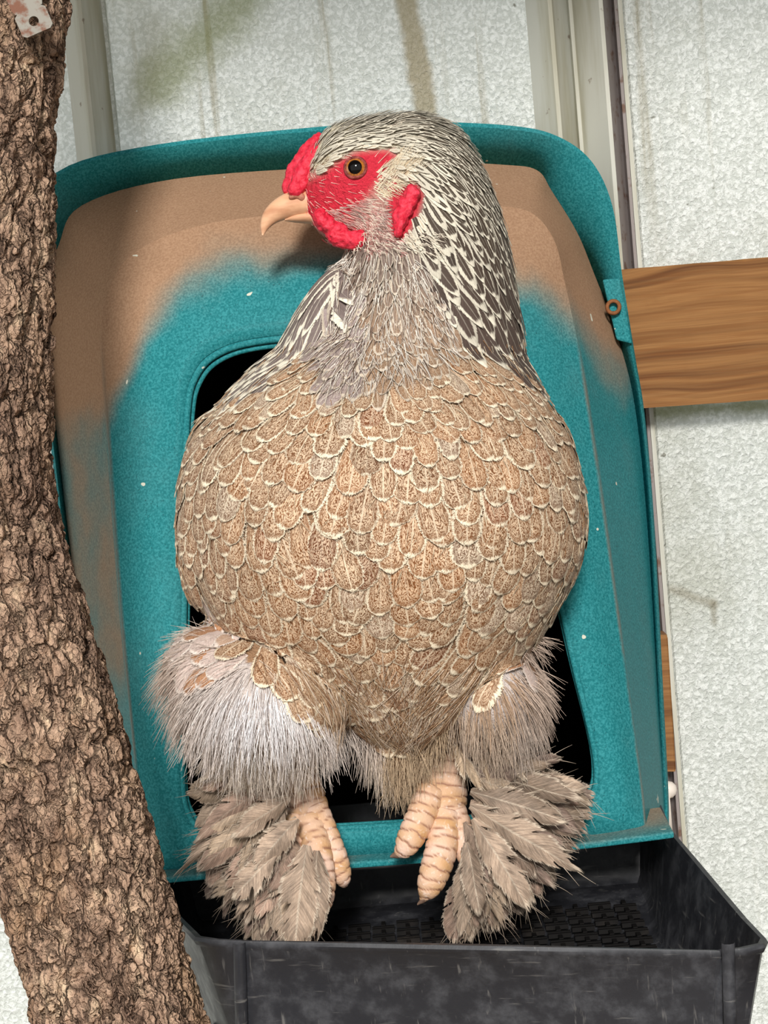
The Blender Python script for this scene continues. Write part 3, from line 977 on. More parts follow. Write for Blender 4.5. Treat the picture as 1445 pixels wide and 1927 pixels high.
# surface samples ------------------------------------------------------------
body_me.calc_loop_triangles()
TR = np.array([t.vertices for t in body_me.loop_triangles])
A0, A1, A2 = BV[TR[:, 0]], BV[TR[:, 1]], BV[TR[:, 2]]
AR = np.linalg.norm(np.cross(A1 - A0, A2 - A0), axis=1) / 2
NRM = np.cross(A1 - A0, A2 - A0)
NRM /= np.linalg.norm(NRM, axis=1)[:, None] + 1e-15
def sample(n):
    t = rng.choice(len(TR), n, p=AR / AR.sum())
    a, b = rng.random(n), rng.random(n)
    s = a + b > 1
    a[s], b[s] = 1 - a[s], 1 - b[s]
    return A0[t] + (A1[t] - A0[t]) * a[:, None] + (A2[t] - A0[t]) * b[:, None], NRM[t]

def breast_w(v):
    return np.where(v < 0.6, 0.55 + 0.45 * (v / 0.6) ** 0.8, np.sqrt(np.clip(1 - ((v - 0.6) / 0.405) ** 2, 0, 1)))
def hackle_w(v):
    return np.where(v < 0.55, 0.5 + 0.5 * np.sin(np.clip(v / 0.55, 0, 1) * math.pi / 2), np.clip(1 - ((v - 0.55) / 0.46) ** 2.2, 0.02, 1))

def feather_grid(p0, dirv, nrmv, L, W, prof, nu, nv, lift0, lift1, camber, conform=True, curl=0.0):
    side = np.cross(nrmv, dirv)
    V = np.zeros((nv + 1, nu + 1, 3))
    vv = np.linspace(0, 1, nv + 1)
    ww = prof(vv) * W
    for j in range(nv + 1):
        v = vv[j]
        for i in range(nu + 1):
            u = -1 + 2 * i / nu
            p = p0 + dirv * (L * (v - 0.3)) + side * (u * ww[j] + curl * W * v * v)
            h = lift0 + lift1 * v + camber * (1 - u * u) * (0.4 + 0.6 * v) - 0.0006 * (1 - v)
            if conform:
                q, nq, _, dd = bvh.find_nearest(Vector(p))
                nq = np.array(nq)
                if nq @ nrmv < 0.2: nq = nrmv
                V[j, i] = np.array(q) + nq * h
            else:
                V[j, i] = p + nrmv * h
    return V.reshape(-1, 3)
class Plume:
    """collects feathers; each is (verts, uv, colours)"""
    def __init__(s, nu, nv):
        s.nu, s.nv, s.items = nu, nv, []
        s.faces = grid_faces(nv + 1, nu + 1)
        s.uv = np.array([[(i / nu, j / nv) for i in range(nu + 1)] for j in range(nv + 1)]).reshape(-1, 2)
    def add(s, V, fcol, ecol, fpar, weight=0.0):
        s.items.append((V, fcol, ecol, fpar, random.random(), weight))
    def build(s, items, name):
        m = len(s.uv)
        V = np.concatenate([it[0] for it in items])
        base = np.array(s.faces)
        fs = np.concatenate([base + k * m for k in range(len(items))])
        me = bpy.data.meshes.new(name)
        me.from_pydata(V.tolist(), [], fs.tolist())
        me.shade_smooth()
        uvl = me.uv_layers.new(name='UVMap')
        li = np.zeros(len(me.loops), dtype=np.int32)
        me.loops.foreach_get('vertex_index', li)
        uvl.data.foreach_set('uv', s.uv[li % m].astype(np.float32).ravel())
        rep = lambda k: np.repeat(np.array([it[k] for it in items], dtype=np.float32), m, axis=0)
        vattr(me, 'fcol', rep(1)); vattr(me, 'ecol', rep(2)); vattr(me, 'fpar', rep(3), 'FLOAT_VECTOR'); vattr(me, 'rnd', rep(4), 'FLOAT')
        return me
    def emit(s, name, stuff_name, parent, mat, limit=285):
        it = sorted(s.items, key=lambda q: -q[5])
        for q in it[:limit]:
            if q[5] <= 0: break
            link(name, s.build([q], name), mat, parent)
        rest = [q for k, q in enumerate(it) if k >= limit or q[5] <= 0]
        if rest:
            tag(link(stuff_name, s.build(rest, stuff_name), mat, parent), kind='stuff')

S = 1.05 / F                                    # one pixel at the hen's breast, in metres
def jit(c, a=0.08):
    return np.clip(np.array(c) * (1 + a * rng.standard_normal()), 0, 1)
def dart(cands, radius):
    keep, pos, rad = [], np.zeros((0, 3)), []
    cell = {}
    g = 0.012
    for k, (p, r) in enumerate(zip(cands, radius)):
        if r <= 0: continue
        key = tuple((p // g).astype(int))
        ok = True
        R2 = int(r // g) + 1
        for a in range(-R2, R2 + 1):
            for b in range(-R2, R2 + 1):
                for c in range(-R2, R2 + 1):
                    for q in cell.get((key[0] + a, key[1] + b, key[2] + c), ()):
                        if ((q - p) ** 2).sum() < r * r:
                            ok = False; break
                    if not ok: break
                if not ok: break
            if not ok: break
        if ok:
            keep.append(k)
            cell.setdefault(key, []).append(p)
    return keep

breast, hackle = Plume(6, 8), Plume(4, 8)
pts, nms = sample(30000)
ppx = np.array([px(p) for p in pts])
spec, radii = [], []
CREAM_E = C_(236, 221, 196)
WHITE_E = C_(228, 220, 202)
for k in range(len(pts)):
    x, y, d = ppx[k]
    n_ = nms[k]
    sp_ = None
    if pts[k][1] > 1.22:
        radii.append(0); spec.append(None); continue
    if y < 500 and x < 800 and (soft(FACE, x, y, 6) > 0.3 or soft(EARP, x, y, 6) > 0.3 or (x < 760 and 330 < y < 470)):
        radii.append(0); spec.append(None); continue
    if inpoly(HACK_R, x, y):
        t = float(sstep(250, 620, y - 0.10 * (x - 800)))
        brow = float(sstep(50, 0, pdist(HACK_R[17:24], x, y))) if x < 790 else 0.0
        hw = 4.0 + 20 * t
        L = 46 + 106 * t
        dk = C_(70, 60, 48) * (1 - t) + C_(82, 68, 62) * t
        fr = float(sstep(660, 580, x)) * float(sstep(320, 230, y))
        inner = float(sstep(75, 0, pdist(HACK_R[12:20], x, y)))
        ew = 0.20 + 0.24 * (1 - t) + 0.35 * fr + 0.18 * inner + 0.25 * brow
        sp_ = ('h', L, hw, dk, WHITE_E * rng.uniform(0.8, 1.0), (float(np.clip(ew + rng.normal(0, 0.07), 0.08, 0.85)), 0.0, 0.35), max(5.6, hw * 1.05))
    elif inpoly(HACK_L, x, y):
        sp_ = ('h', 165, 16, C_(120, 106, 102), WHITE_E, (0.40, 0.0, 0.5), 15)
    elif inpoly(THROAT, x, y):
        t = float(sstep(470, 690, y))
        c = C_(126, 110, 102) * (1 - t) + C_(168, 134, 104) * t
        if 590 < x < 690 and y > 540: c = C_(166, 150, 150)
        sp_ = ('h', 44 + 36 * t, 7 + 9 * t, c, C_(212, 198, 180) * rng.uniform(0.8, 1.08), (float(0.36 - 0.06 * t + rng.normal(0, 0.08)), 0.6 * t, 0.7), 8 + 6 * t)
    elif inpoly(FLANK_L, x, y) or inpoly(FLANK_R, x, y):
        c = [C_(206, 186, 178), C_(190, 160, 138), C_(176, 128, 92)][rng.choice(3, p=[0.6, 0.25, 0.15])]
        sp_ = ('b', 92, 27, c, C_(226, 212, 202), (0.25, 0.25, 0.5), 24)
    elif inpoly(FLUFF, x, y):
        sp_ = None
    elif x > 850 and y < 705 - 0.3 * (1000 - x):
        sp_ = None
    elif y < 620:
        sp_ = ('h', 50, 10, GREY, WHITE_E, (0.5, 0, 0.5), 11) if y > 480 or x > 830 else ('h', 30, 4.0, C_(200, 186, 164), WHITE_E, (0.7, 0, 0.3), 6)
    else:
        t = float(sstep(640, 860, y))
        hw = (14 + 18 * t) * rng.uniform(0.85, 1.15)
        L = 70 + 26 * t
        c = C_(184, 138, 98) * rng.uniform(0.8, 1.15)
        if rng.random() < 0.10: c = C_(196, 172, 152)
        if rng.random() < 0.16: c = C_(184, 130, 82)
        if rng.random() < 0.06: c = C_(168, 112, 74)
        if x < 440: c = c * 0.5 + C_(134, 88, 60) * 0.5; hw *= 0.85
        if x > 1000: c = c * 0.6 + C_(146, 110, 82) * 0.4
        b_ = float(sstep(1200, 1330, y))
        c = c * (1 - 0.5 * b_) + C_(176, 152, 130) * 0.5 * b_
        ew = 0.23 - 0.03 * t + 0.1 * b_ + rng.uniform(-0.05, 0.05)
        sp_ = ('b', L, hw, c, CREAM_E, (ew, 1.0 - 0.4 * b_, 0.75 if rng.random() < 0.5 else 0.25), hw * 1.06)
    spec.append(sp_)
    radii.append(0 if sp_ is None else sp_[6] * S)
keep = dart(pts, radii)
for k in keep:
    typ, L, hw, fc, ec, fp, _ = spec[k]
    x, y, d = ppx[k]
    n_ = nms[k]
    fx, fy = flow(x, y)
    dv = RT * fx - UP * fy
    dv = dv - n_ * (dv @ n_)
    if np.linalg.norm(dv) < 0.15:
        continue
    dv = nrm(dv)
    a = rng.normal(0, 0.20 if typ == 'b' else 0.10)
    dv = nrm(dv * math.cos(a) + np.cross(n_, dv) * math.sin(a))
    L *= S * rng.uniform(0.88, 1.15)
    hw *= S * rng.uniform(0.88, 1.1)
    facing = -(n_ @ fw)
    wgt = L * hw * max(0.0, facing) if facing > 0.05 else 0.0
    if typ == 'b':
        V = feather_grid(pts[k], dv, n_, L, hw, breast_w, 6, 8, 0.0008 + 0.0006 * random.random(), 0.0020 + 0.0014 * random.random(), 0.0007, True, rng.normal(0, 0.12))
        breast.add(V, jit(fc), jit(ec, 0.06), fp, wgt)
    else:
        V = feather_grid(pts[k], dv, n_, L, hw, hackle_w, 4, 8, 0.0008 + 0.0006 * random.random(), 0.0016 + 0.0012 * random.random(), 0.0004 * hw / (12 * S), True, rng.normal(0, 0.15))
        hackle.add(V, jit(fc), jit(ec, 0.05), fp, wgt)
print('feathers', len(breast.items), len(hackle.items))
breast.emit('breast_feather', 'breast_plumage', hen, MT['feather'])
hackle.emit('hackle_feather', 'hackle_plumage', hen, MT['hackle'])

# down strands -----------------------------------------------------------------
def strands(name, roots, dirs, lens, cols_, width, parent, bend=None, seg=4):
    n = len(roots)
    roots, dirs, lens = np.array(roots), np.array(dirs), np.array(lens)
    bend = np.zeros((n, 3)) if bend is None else np.array(bend)
    w = np.broadcast_to(np.asarray(width, float), (n,))
    V = np.zeros((n, seg + 1, 3, 3))
    t = dirs
    s1 = np.cross(t, fw + 0.01)
    s1 /= np.linalg.norm(s1, axis=1)[:, None] + 1e-12
    s2 = np.cross(t, s1)
    for j in range(seg + 1):
        f = j / seg
        c = roots + dirs * (lens * f)[:, None] + bend * (lens * f * f)[:, None]
        r = w * (1 - 0.8 * f)
        for k in range(3):
            a = 2 * math.pi * k / 3
            V[:, j, k] = c + (s1 * math.cos(a) + s2 * math.sin(a)) * r[:, None]
    m = (seg + 1) * 3
    base = np.array(grid_faces(seg + 1, 3, True))
    fs = (base[None] + (np.arange(n) * m)[:, None, None]).reshape(-1, 4)
    me = bpy.data.meshes.new(name)
    me.from_pydata(V.reshape(-1, 3).tolist(), [], fs.tolist())
    me.shade_smooth()
    vattr(me, 'col', np.repeat(np.array(cols_), m, axis=0))
    return tag(link(name, me, MT['strand'], parent), kind='stuff')

pts2, nms2 = sample(90000)
q2 = np.array([px(p) for p in pts2])
R_, D_, L_, C2, B_, W_ = [], [], [], [], [], []
clump = lambda x, y: noise.noise(Vector((x / 26.0, y / 26.0, 3.0)))
for k in range(len(pts2)):
    x, y, d = q2[k]
    if y < 1140 or pts2[k][1] > 1.25 or not inpoly(FLUFF, x, y): continue
    n_ = nms2[k]
    if n_ @ fw > 0.5: continue
    left = x < 720
    cx_, cy_ = (500, 1230) if left else (880, 1215)
    if 660 < x < 840: cx_, cy_ = 750, 1230
    v = np.array([x - cx_, y - cy_])
    v = v / (np.linalg.norm(v) + 1e-6) * 0.75 + np.array([0, 0.65])
    v += rng.normal(0, 0.2, 2) + 0.55 * np.array([clump(x, y), clump(x + 300, y)])
    dv = RT * v[0] - UP * v[1]
    dv = dv - n_ * (dv @ n_) * 0.9 + n_ * rng.uniform(0.15, 0.6)
    R_.append(pts2[k] - n_ * 0.001); D_.append(nrm(dv))
    L_.append(rng.uniform(30, 88) * S * (1.0 if y > 1220 else 0.7))
    B_.append(-UP * rng.uniform(0.05, 0.3))
    if left:
        wh = math.exp(-(((x - 490) / 110) ** 2 + ((y - 1330) / 75) ** 2))  # highlight on the left thigh painted in as a white patch
        c = C_(214, 198, 186) * (1 - wh) + C_(250, 247, 250) * wh
        if y > 1400: c = c * 0.6 + C_(204, 188, 164) * 0.4
        if x < 360: c = c * 0.6 + C_(140, 116, 100) * 0.4
    else:
        c = C_(196, 176, 158)  # right thigh darker: its shade is put into the strand colour
        if x > 860 and y < 1330: c = C_(180, 144, 112) * 0.6 + c * 0.4
        if x > 960: c = c * 0.5 + C_(190, 178, 172) * 0.5
        if 650 < x < 850: c = C_(196, 172, 144)
    C2.append(np.clip(c * (1 + 0.14 * rng.standard_normal()), 0, 1)); W_.append(rng.uniform(0.7, 1.5) * S)
print('fluff', len(R_))
strands('thigh_fluff', R_, D_, L_, C2, W_, hen, B_)
# fine down across face, throat and the lower breast
R_, D_, L_, C2, B_, W_ = [], [], [], [], [], []
for k in range(len(pts2)):
    x, y, d = q2[k]
    n_ = nms2[k]
    if n_ @ fw > 0.35: continue
    r = rng.random()
    if y < 480 and x < 830:
        fa = soft(FACE, x, y, 14)
        if inpoly(EARP, x, y) or x < 575: continue
        if (x - 670) ** 2 + (y - 316) ** 2 < 34 ** 2: continue
        v = np.array([1.0, 0.25]) if y < 400 else np.array([0.9, 0.55])
        if x > 700 and 290 < y < 360: v = np.array([0.8, -0.7])
        low = float(sstep(330, 440, y))
        if fa > 0.5 and r > 0.22 + 0.65 * low: continue
        c = C_(238, 226, 208) if fa < 0.5 else (C_(240, 190, 180) if rng.random() < 0.5 + 0.3 * low else C_(224, 66, 82))
        if rng.random() < 0.12 and fa < 0.4: c = C_(120, 104, 94)
        L, lift = rng.uniform(9, 22), 0.16
        w = 0.95
        v = v + rng.normal(0, 0.22, 2)
        if 700 < x < 775 and 298 < y < 365: L, lift, c = rng.uniform(25, 45), 0.3, C_(240, 228, 204)
    elif inpoly(THROAT, x, y):
        if r > 0.45: continue
        v = flow(x, y) + rng.normal(0, 0.2, 2)
        c = [C_(224, 216, 206), C_(178, 160, 146), C_(120, 100, 88)][rng.choice(3, p=[0.55, 0.3, 0.15])]
        L, lift, w = rng.uniform(25, 55), 0.14, 1.1
    elif 640 < y < 1180 and 330 < x < 1100:
        if r > 0.10: continue
        v = flow(x, y) + rng.normal(0, 0.35, 2)
        c = [C_(222, 204, 176), C_(150, 112, 80)][int(rng.random() < 0.45)]
        L, lift, w = rng.uniform(12, 34), 0.05, 0.8
    elif 1180 < y < 1390 and 430 < x < 1000 and not inpoly(FLUFF, x, y):
        t = float(sstep(1200, 1330, y))
        if r > 0.55 * t: continue
        v = flow(x, y) + rng.normal(0, 0.22, 2)
        c = [C_(208, 188, 168), C_(176, 146, 116), C_(140, 104, 78)][rng.choice(3, p=[0.45, 0.4, 0.15])]
        L, lift, w = rng.uniform(40, 85), 0.12, 1.2
    else:
        continue
    dv = RT * v[0] - UP * v[1]
    dv = nrm(dv - n_ * (dv @ n_)) + n_ * lift
    off = 0.0035 if y > 440 else 0.0
    R_.append(pts2[k] + n_ * off); D_.append(nrm(dv)); L_.append(L * S); B_.append(-n_ * 0.08)
    C2.append(np.clip(c * (1 + 0.1 * rng.standard_normal()), 0, 1)); W_.append(w * S * rng.uniform(0.7, 1.2))
print('down', len(R_))
strands('fine_down', R_, D_, L_, C2, W_, hen, B_, 3)

# short hair-like feathers of the face: ear tuft, brow and cheek
TUFT = [(700, 352), (712, 318), (738, 300), (770, 305), (782, 330), (762, 345), (738, 356), (716, 372)]
CHEEK = [(600, 400), (690, 372), (730, 400), (742, 450), (770, 455), (780, 480), (640, 482), (600, 448)]
BROW = [(586, 262), (640, 236), (720, 240), (760, 280), (700, 278), (655, 286), (625, 308), (600, 330), (588, 330)]
pts3, nms3 = sample(420000)
X3, Y3, _d = px(pts3)
sel = np.where((Y3 < 490) & (X3 < 800) & (X3 > 570) & (Y3 > 225))[0]
R_, D_, L_, C2, B_, W_ = [], [], [], [], [], []
for k in sel:
    x, y = X3[k], Y3[k]
    n_ = nms3[k]
    if (x - 670) ** 2 + (y - 316) ** 2 < 32 ** 2: continue
    r = rng.random()
    if inpoly(TUFT, x, y):
        v, c, L, lift, w, pr = np.array([0.75, -0.55]), [C_(240, 228, 204), C_(226, 206, 176), C_(196, 170, 146)][rng.choice(3, p=[.6, .3, .1])], rng.uniform(20, 40), 0.25, 1.0, 0.8
        v = np.array([0.8, 0.35]) if y > 335 else v
    elif inpoly(CHEEK, x, y):
        v, c, L, lift, w, pr = np.array([1.0, 0.30 + (y - 400) / 160]), [C_(232, 206, 196), C_(214, 150, 146), C_(160, 136, 126)][rng.choice(3, p=[.5, .3, .2])], rng.uniform(14, 30), 0.12, 0.75, 0.5
    elif inpoly(BROW, x, y):
        v, c, L, lift, w, pr = np.array([0.9, -0.25 if x < 640 else 0.1]), [C_(238, 230, 208), C_(214, 200, 172), C_(130, 114, 96)][rng.choice(3, p=[.62, .28, .1])], rng.uniform(16, 32), 0.14, 0.9, 0.55
    else:
        continue
    if r > pr: continue
    v = v + rng.normal(0, 0.18, 2)
    dv = RT * v[0] - UP * v[1]
    dv = nrm(dv - n_ * (dv @ n_)) + n_ * lift
    R_.append(pts3[k]); D_.append(nrm(dv)); L_.append(L * S); B_.append(-n_ * 0.08)
    C2.append(np.clip(c * (1 + 0.1 * rng.standard_normal()), 0, 1)); W_.append(w * S * rng.uniform(0.7, 1.2))
strands('face_down', R_, D_, L_, C2, W_, hen, B_, 3)

# head ---------------------------------------------------------------------------
def hit(x, y, far=False):
    o, v = (CAM, nrm(ray(x, y))) if not far else (Q(x, y, 1.6), -nrm(ray(x, y)))
    h = bvh.ray_cast(Vector(o), Vector(v))
    return np.array(h[0]), np.array(h[1])
dcen = 1.069
def dep(x, y, far=False):
    return px(hit(x, y, far)[0])[2]
# pea comb in three knobbly rows
cb = []
for row, dd, sc in ((0, 0.0, 1.0), (1, -0.009, 0.82), (2, 0.009, 0.82)):
    for i in range(8):
        t = i / 7
        x = 549 + 50 * t + 2 * math.sin(i * 2.1) + (7 if row else 0)
        y = 352 - 86 * t ** 0.9 + (5 if row else 0)
        r = (17 + 8 * math.sin(math.pi * min(1, t * 0.9 + 0.12))) * sc
        cb.append(ellipsoid(x, y, dcen + dd, r, r * 1.0, 0.0055 * sc, 0, 14, 10))
comb_me = fuse('comb', cb, 0.0011, 8, 0.0007, 420)
link('comb', comb_me, MT['comb'], hen)['label'] = 'knobbly red pea comb'
for far in (False, True):
    sgn = 1 if far else -1
    w = []
    for i in range(8):
        t = i / 7
        x, y = 603 + 76 * t, 410 + 36 * math.sin(t * 2.0) + 8 * t
        w.append(ellipsoid(x, y, dcen + sgn * 0.0205, 15 + 7 * math.sin(i * 2.7), 15 + 7 * math.sin(math.pi * t) + 3 * math.cos(i * 1.9), 0.0075, 0, 14, 10))
    wm = fuse('wattle', w, 0.0012, 3, 0.0012, 380)
    link('wattle', wm, MT['comb'], hen)['label'] = 'bright red wattle'
    e = []
    for (x, y, rx, ry) in ((774, 362, 13, 16), (772, 378, 14, 16), (766, 394, 13, 16), (758, 410, 12, 16), (752, 424, 11, 15), (750, 436, 9, 12), (756, 384, 9, 14), (784, 368, 7, 12), (746, 404, 8, 16)):
        e.append(ellipsoid(x, y, dep(min(x, 780), y, far) + sgn * 0.003, rx, ry, 0.0055, 0.3, 14, 10))
    em = fuse('earlobe', e, 0.0011, 2, 0.0010, 420)
    link('earlobe', em, MT['comb'], hen)['label'] = 'folded red ear lobe'
    # eye
    p, nn_ = hit(669, 316, far)
    axis = nrm(-fw * (1 if not far else -1) - RT * 0.12)
    ctr_ = p - axis * 0.0036
    eye_r = 0.0074
    bm = bmesh.new()
    bmesh.ops.create_uvsphere(bm, u_segments=40, v_segments=24, radius=eye_r)
    rot = Vector(axis).to_track_quat('Z', 'Y').to_matrix().to_4x4()
    bm.transform(Matrix.Translation(Vector(ctr_)) @ rot)
    if not far:
        im = Mat('eye_iris')
        iris = im.set(im.mix(im.mr(im.noise(im.obj(), 700, 3, 0.6), 0.3, 0.7), lin(196, 122, 52), lin(136, 76, 34)), rough=0.12, spec=0.6, **{'Coat Weight': 1.0, 'Coat Roughness': 0.03})
        pup = mat_simple('eye_pupil', (0.004, 0.003, 0.003, 1), 0.05, 0.25)
        lid = mat_flesh('eyelid_skin', lin(110, 44, 44), lin(160, 80, 72), 600)
    eye = link('eye', bm_mesh('eye', bm), iris, hen)
    eye['label'] = 'orange eye with a black pupil'
    def cap_mesh(name, r, ang, thick=0.0):
        V, m_ = [], 32
        rr = 8
        for i in range(rr + 1):
            a = ang * i / rr
            for j in range(m_):
                b = 2 * math.pi * j / m_
                V.append(rot @ Vector((r * math.sin(a) * math.cos(b), r * math.sin(a) * math.sin(b), r * math.cos(a))) + Vector(ctr_))
        return mesh(name, V, grid_faces(rr + 1, m_, True))
    link('pupil', cap_mesh('pupil', eye_r + 0.00015, 0.58), pup, eye)
    ring = []
    for j in range(36):
        b = 2 * math.pi * j / 36
        a = 0.90 + 0.10 * abs(math.cos(b))
        ring.append(np.array(rot @ Vector((eye_r * 1.0 * math.sin(a) * math.cos(b), eye_r * 1.0 * math.sin(a) * math.sin(b), eye_r * math.cos(a) * 1.0)) + Vector(ctr_)))
    link('eyelid', tube_loop(ring, 0.0010, 8, True, 'eyelid'), lid, eye)
# beak
def beak_loft(rows, name, k=20):
    dense = catmull([np.array(r, float) for r in rows], 5)
    V = []
    for i, (x, y, rv, rd) in enumerate(dense):
        a, b = dense[max(i - 1, 0)], dense[min(i + 1, len(dense) - 1)]
        t = nrm(RT * (b[0] - a[0]) - UP * (b[1] - a[1]))
        nv_ = np.cross(t, fw)
        c = Q(x, y, dcen)
        for j in range(k):
            th = 2 * math.pi * j / k
            V.append(c + nv_ * rv * S * math.cos(th) + fw * rd * S * math.sin(th))
    return mesh(name, V, grid_faces(len(dense), k, True) + [tuple(range(k)), tuple(range((len(dense) - 1) * k, len(dense) * k))[::-1]])
beak = link('beak', beak_loft([(596, 376, 30, 34), (575, 381, 29, 32), (550, 386, 26, 27), (528, 394, 22, 21), (510, 407, 17, 15), (499, 424, 10, 9), (494, 443, 1.5, 1.5)], 'beak'), MT['horn'], hen)
beak['label'] = 'hooked pale horn beak'
link('lower_beak', beak_loft([(606, 412, 13, 26), (580, 410, 11, 22), (555, 411, 8, 15), (536, 414, 2, 4)], 'lower_beak'), MT['horn'], beak)
for sgn in (-1, 1):
    nme = fuse('nostril', [ellipsoid(556, 368, dcen + sgn * 0.0085, 15, 7, 0.003, -0.35, 14, 10), ellipsoid(568, 372, dcen + sgn * 0.0085, 8, 8, 0.003, 0, 14, 10)], 0.0009, 2)
    link('nostril', nme, mat_simple('nostril_skin', lin(178, 118, 96), 0.6, 0.3, (500, 0.6, 0.001)), beak)

# feet ---------------------------------------------------------------------------
def scaled_tube(path, k=24, per=0.0062, amp=0.10, blunt=True):
    """path: (x, y, d, r): a limb with overlapping ring scales"""
    dense = catmull([np.array(p, float) for p in path], 16)
    cs = [Q(p[0], p[1], p[2]) for p in dense]
    V, Cc = [], []
    s = 0.0
    for i, p in enumerate(dense):
        a, b = cs[max(i - 1, 0)], cs[min(i + 1, len(cs) - 1)]
        t = nrm(b - a)
        e1 = nrm(np.cross(t, fw))
        e2 = np.cross(e1, t)
        if i: s += np.linalg.norm(cs[i] - cs[i - 1])
        r = p[3] * p[2] / F
        for j in range(k):
            th = 2 * math.pi * j / k
            ph = (s / per + 0.28 * noise.noise(Vector((s * 140, math.cos(th) * 1.5, math.sin(th) * 1.5))) + 0.10 * math.sin(th * 2 + s * 200) + 0.15 * math.cos(th)) % 1.0
            g = min(1.0, 1.9 * math.sin(math.pi * ph)) ** 0.7
            under = max(0.0, math.sin(th))            # th = 90 deg points away from the viewer
            rr = r * (1 + amp * (g - 0.6) * (1 - 0.6 * under))
            V.append(cs[i] + rr * (e1 * math.cos(th) + e2 * math.sin(th) * 0.92))
            w = float(sstep(0.35, 0.8, g))
            mx = float(np.clip(0.5 + 0.9 * noise.noise(Vector((cs[i] * 120).tolist()) + Vector((math.cos(th) * .6, 0, math.sin(th) * .6))), 0, 1))
            base = C_(202, 156, 108) * (1 - mx) + C_(226, 192, 172) * mx
            Cc.append(C_(148, 104, 82) * (1 - w) + base * w)
    n_ = len(dense)
    return V, grid_faces(n_, k, True) + [tuple(range(k)), tuple(range((n_ - 1) * k, n_ * k))[::-1]], Cc
def foot_mesh(name, paths):
    V, Fs, Cc = [], [], []
    for p, kw in paths:
        v, f, c = scaled_tube(p, **kw)
        o = len(V)
        V += v; Fs += [tuple(i + o for i in q) for q in f]; Cc += c
    me = mesh(name, V, Fs)
    vattr(me, 'col', np.array(Cc))
    return me
TOE = dict(k=26, per=0.0060, amp=0.13)
SHK = dict(k=32, per=0.0066, amp=0.10)
DF = 0.028
def foot_paths(ps):
    return [([(x, y, d + DF, r) for x, y, d, r in p], kw) for p, kw in ps]
foot_l = link('foot', foot_mesh('foot', foot_paths([
    ([(545, 1400, 1.075, 38), (562, 1465, 1.066, 38), (579, 1520, 1.060, 38), (594, 1575, 1.056, 34), (600, 1600, 1.056, 24)], SHK),
    ([(590, 1520, 1.056, 27), (614, 1570, 1.050, 23), (632, 1615, 1.046, 22), (643, 1648, 1.046, 18), (647, 1664, 1.048, 9), (648, 1670, 1.049, 2)], TOE),
    ([(582, 1540, 1.054, 30), (598, 1600, 1.042, 26), (608, 1660, 1.036, 23), (610, 1700, 1.036, 16), (610, 1716, 1.038, 3)], TOE),
    ([(565, 1540, 1.056, 28), (545, 1610, 1.046, 24), (528, 1670, 1.042, 18), (522, 1700, 1.042, 3)], TOE)])), MT['scute'], hen)
foot_r = link('foot', foot_mesh('foot', foot_paths([
    ([(835, 1390, 1.078, 42), (832, 1450, 1.068, 44), (832, 1500, 1.062, 46), (836, 1545, 1.058, 38), (838, 1580, 1.058, 24)], SHK),
    ([(812, 1488, 1.056, 30), (795, 1530, 1.048, 28), (776, 1570, 1.043, 26), (762, 1594, 1.042, 21), (751, 1605, 1.043, 12), (745, 1610, 1.044, 3)], TOE),
    ([(838, 1530, 1.054, 30), (832, 1590, 1.044, 30), (818, 1640, 1.038, 28), (806, 1672, 1.036, 22), (797, 1690, 1.037, 9), (794, 1696, 1.038, 3)], TOE),
    ([(850, 1530, 1.056, 28), (880, 1600, 1.046, 24), (900, 1660, 1.040, 20), (908, 1695, 1.04, 3)], TOE)])), MT['scute'], hen)
claw = mat_simple('claw_horn', lin(120, 96, 82), 0.5, 0.4, (300, 0.5, 0.001))
for f_, (x, y, dx, dy, d) in ((foot_r, (750, 1605, -16, 5, 1.043)), (foot_r, (799, 1688, -14, 12, 1.037))):
    k = catmull([np.array((x + dx * t - 0, y + dy * t + 2 * t, d + DF, 9 * (1 - t) + 2)) for t in (0, 0.4, 0.75, 1.0)], 4)
    V = []
    for p in k:
        c = Q(p[0], p[1], p[2])
        for j in range(10):
            th = 2 * math.pi * j / 10
            V.append(c + p[3] * S * (UP * math.cos(th) + fw * math.sin(th)))
    link('claw', mesh('claw', V, grid_faces(len(k), 10, True) + [tuple(range(10)), tuple(range(len(V) - 10, len(V)))[::-1]]), claw, f_)

# foot feathers ---------------------------------------------------------------------
def foot_feather(pl, x, y, d, ang, L, hw, depth_dir, curl, fc, ec, fp, nu=6, nv=20):
    """a free-standing feather: root at (x, y, d), heading ang degrees (0 right, 90 down), bending forward by depth_dir"""
    a = math.radians(ang)
    dv = nrm(RT * math.cos(a) - UP * math.sin(a) + fw * depth_dir)
    nv_ = -fw + dv * (fw @ dv)
    nv_ = nrm(nv_ + 0.25 * rng.standard_normal() * np.cross(dv, nv_))
    sd_ = np.cross(nv_, dv)
    vv = np.linspace(0, 1, nv + 1)
    V = np.zeros((nv + 1, nu + 1, 3))
    p0 = Q(x, y, d)
    tip = rng.uniform(0.4, 0.7)
    wl = np.clip(0.2 + 2.2 * vv, 0, 1) * np.where(vv > tip, np.clip(1 - ((vv - tip) / (1.0 - tip + 0.005)) ** rng.uniform(1.5, 2.6), 0.02, 1), 1)
    jl, jr = rng.uniform(0.97, 1.03, nv + 1), rng.uniform(0.97, 1.03, nv + 1)
    ph = rng.uniform(0, 6)
    for j, v in enumerate(vv):
        for i in range(nu + 1):
            u = -1 + 2 * i / nu
            w = wl[j] * hw * S * (jl[j] if u < 0 else jr[j])
            p = p0 + dv * (L * S * v) + sd_ * (u * w + curl * L * S * v * v) - UP * (0.10 * L * S * v * v)
            h = 0.0022 * (1 - u * u) - 0.10 * L * S * v * v * 0.3 + 0.0008 * math.sin(ph + 9 * v + 3 * u)
            V[j, i] = p + nv_ * h
    pl.add(V.reshape(-1, 3), jit(fc, 0.12), jit(ec, 0.08), fp, 1.0)
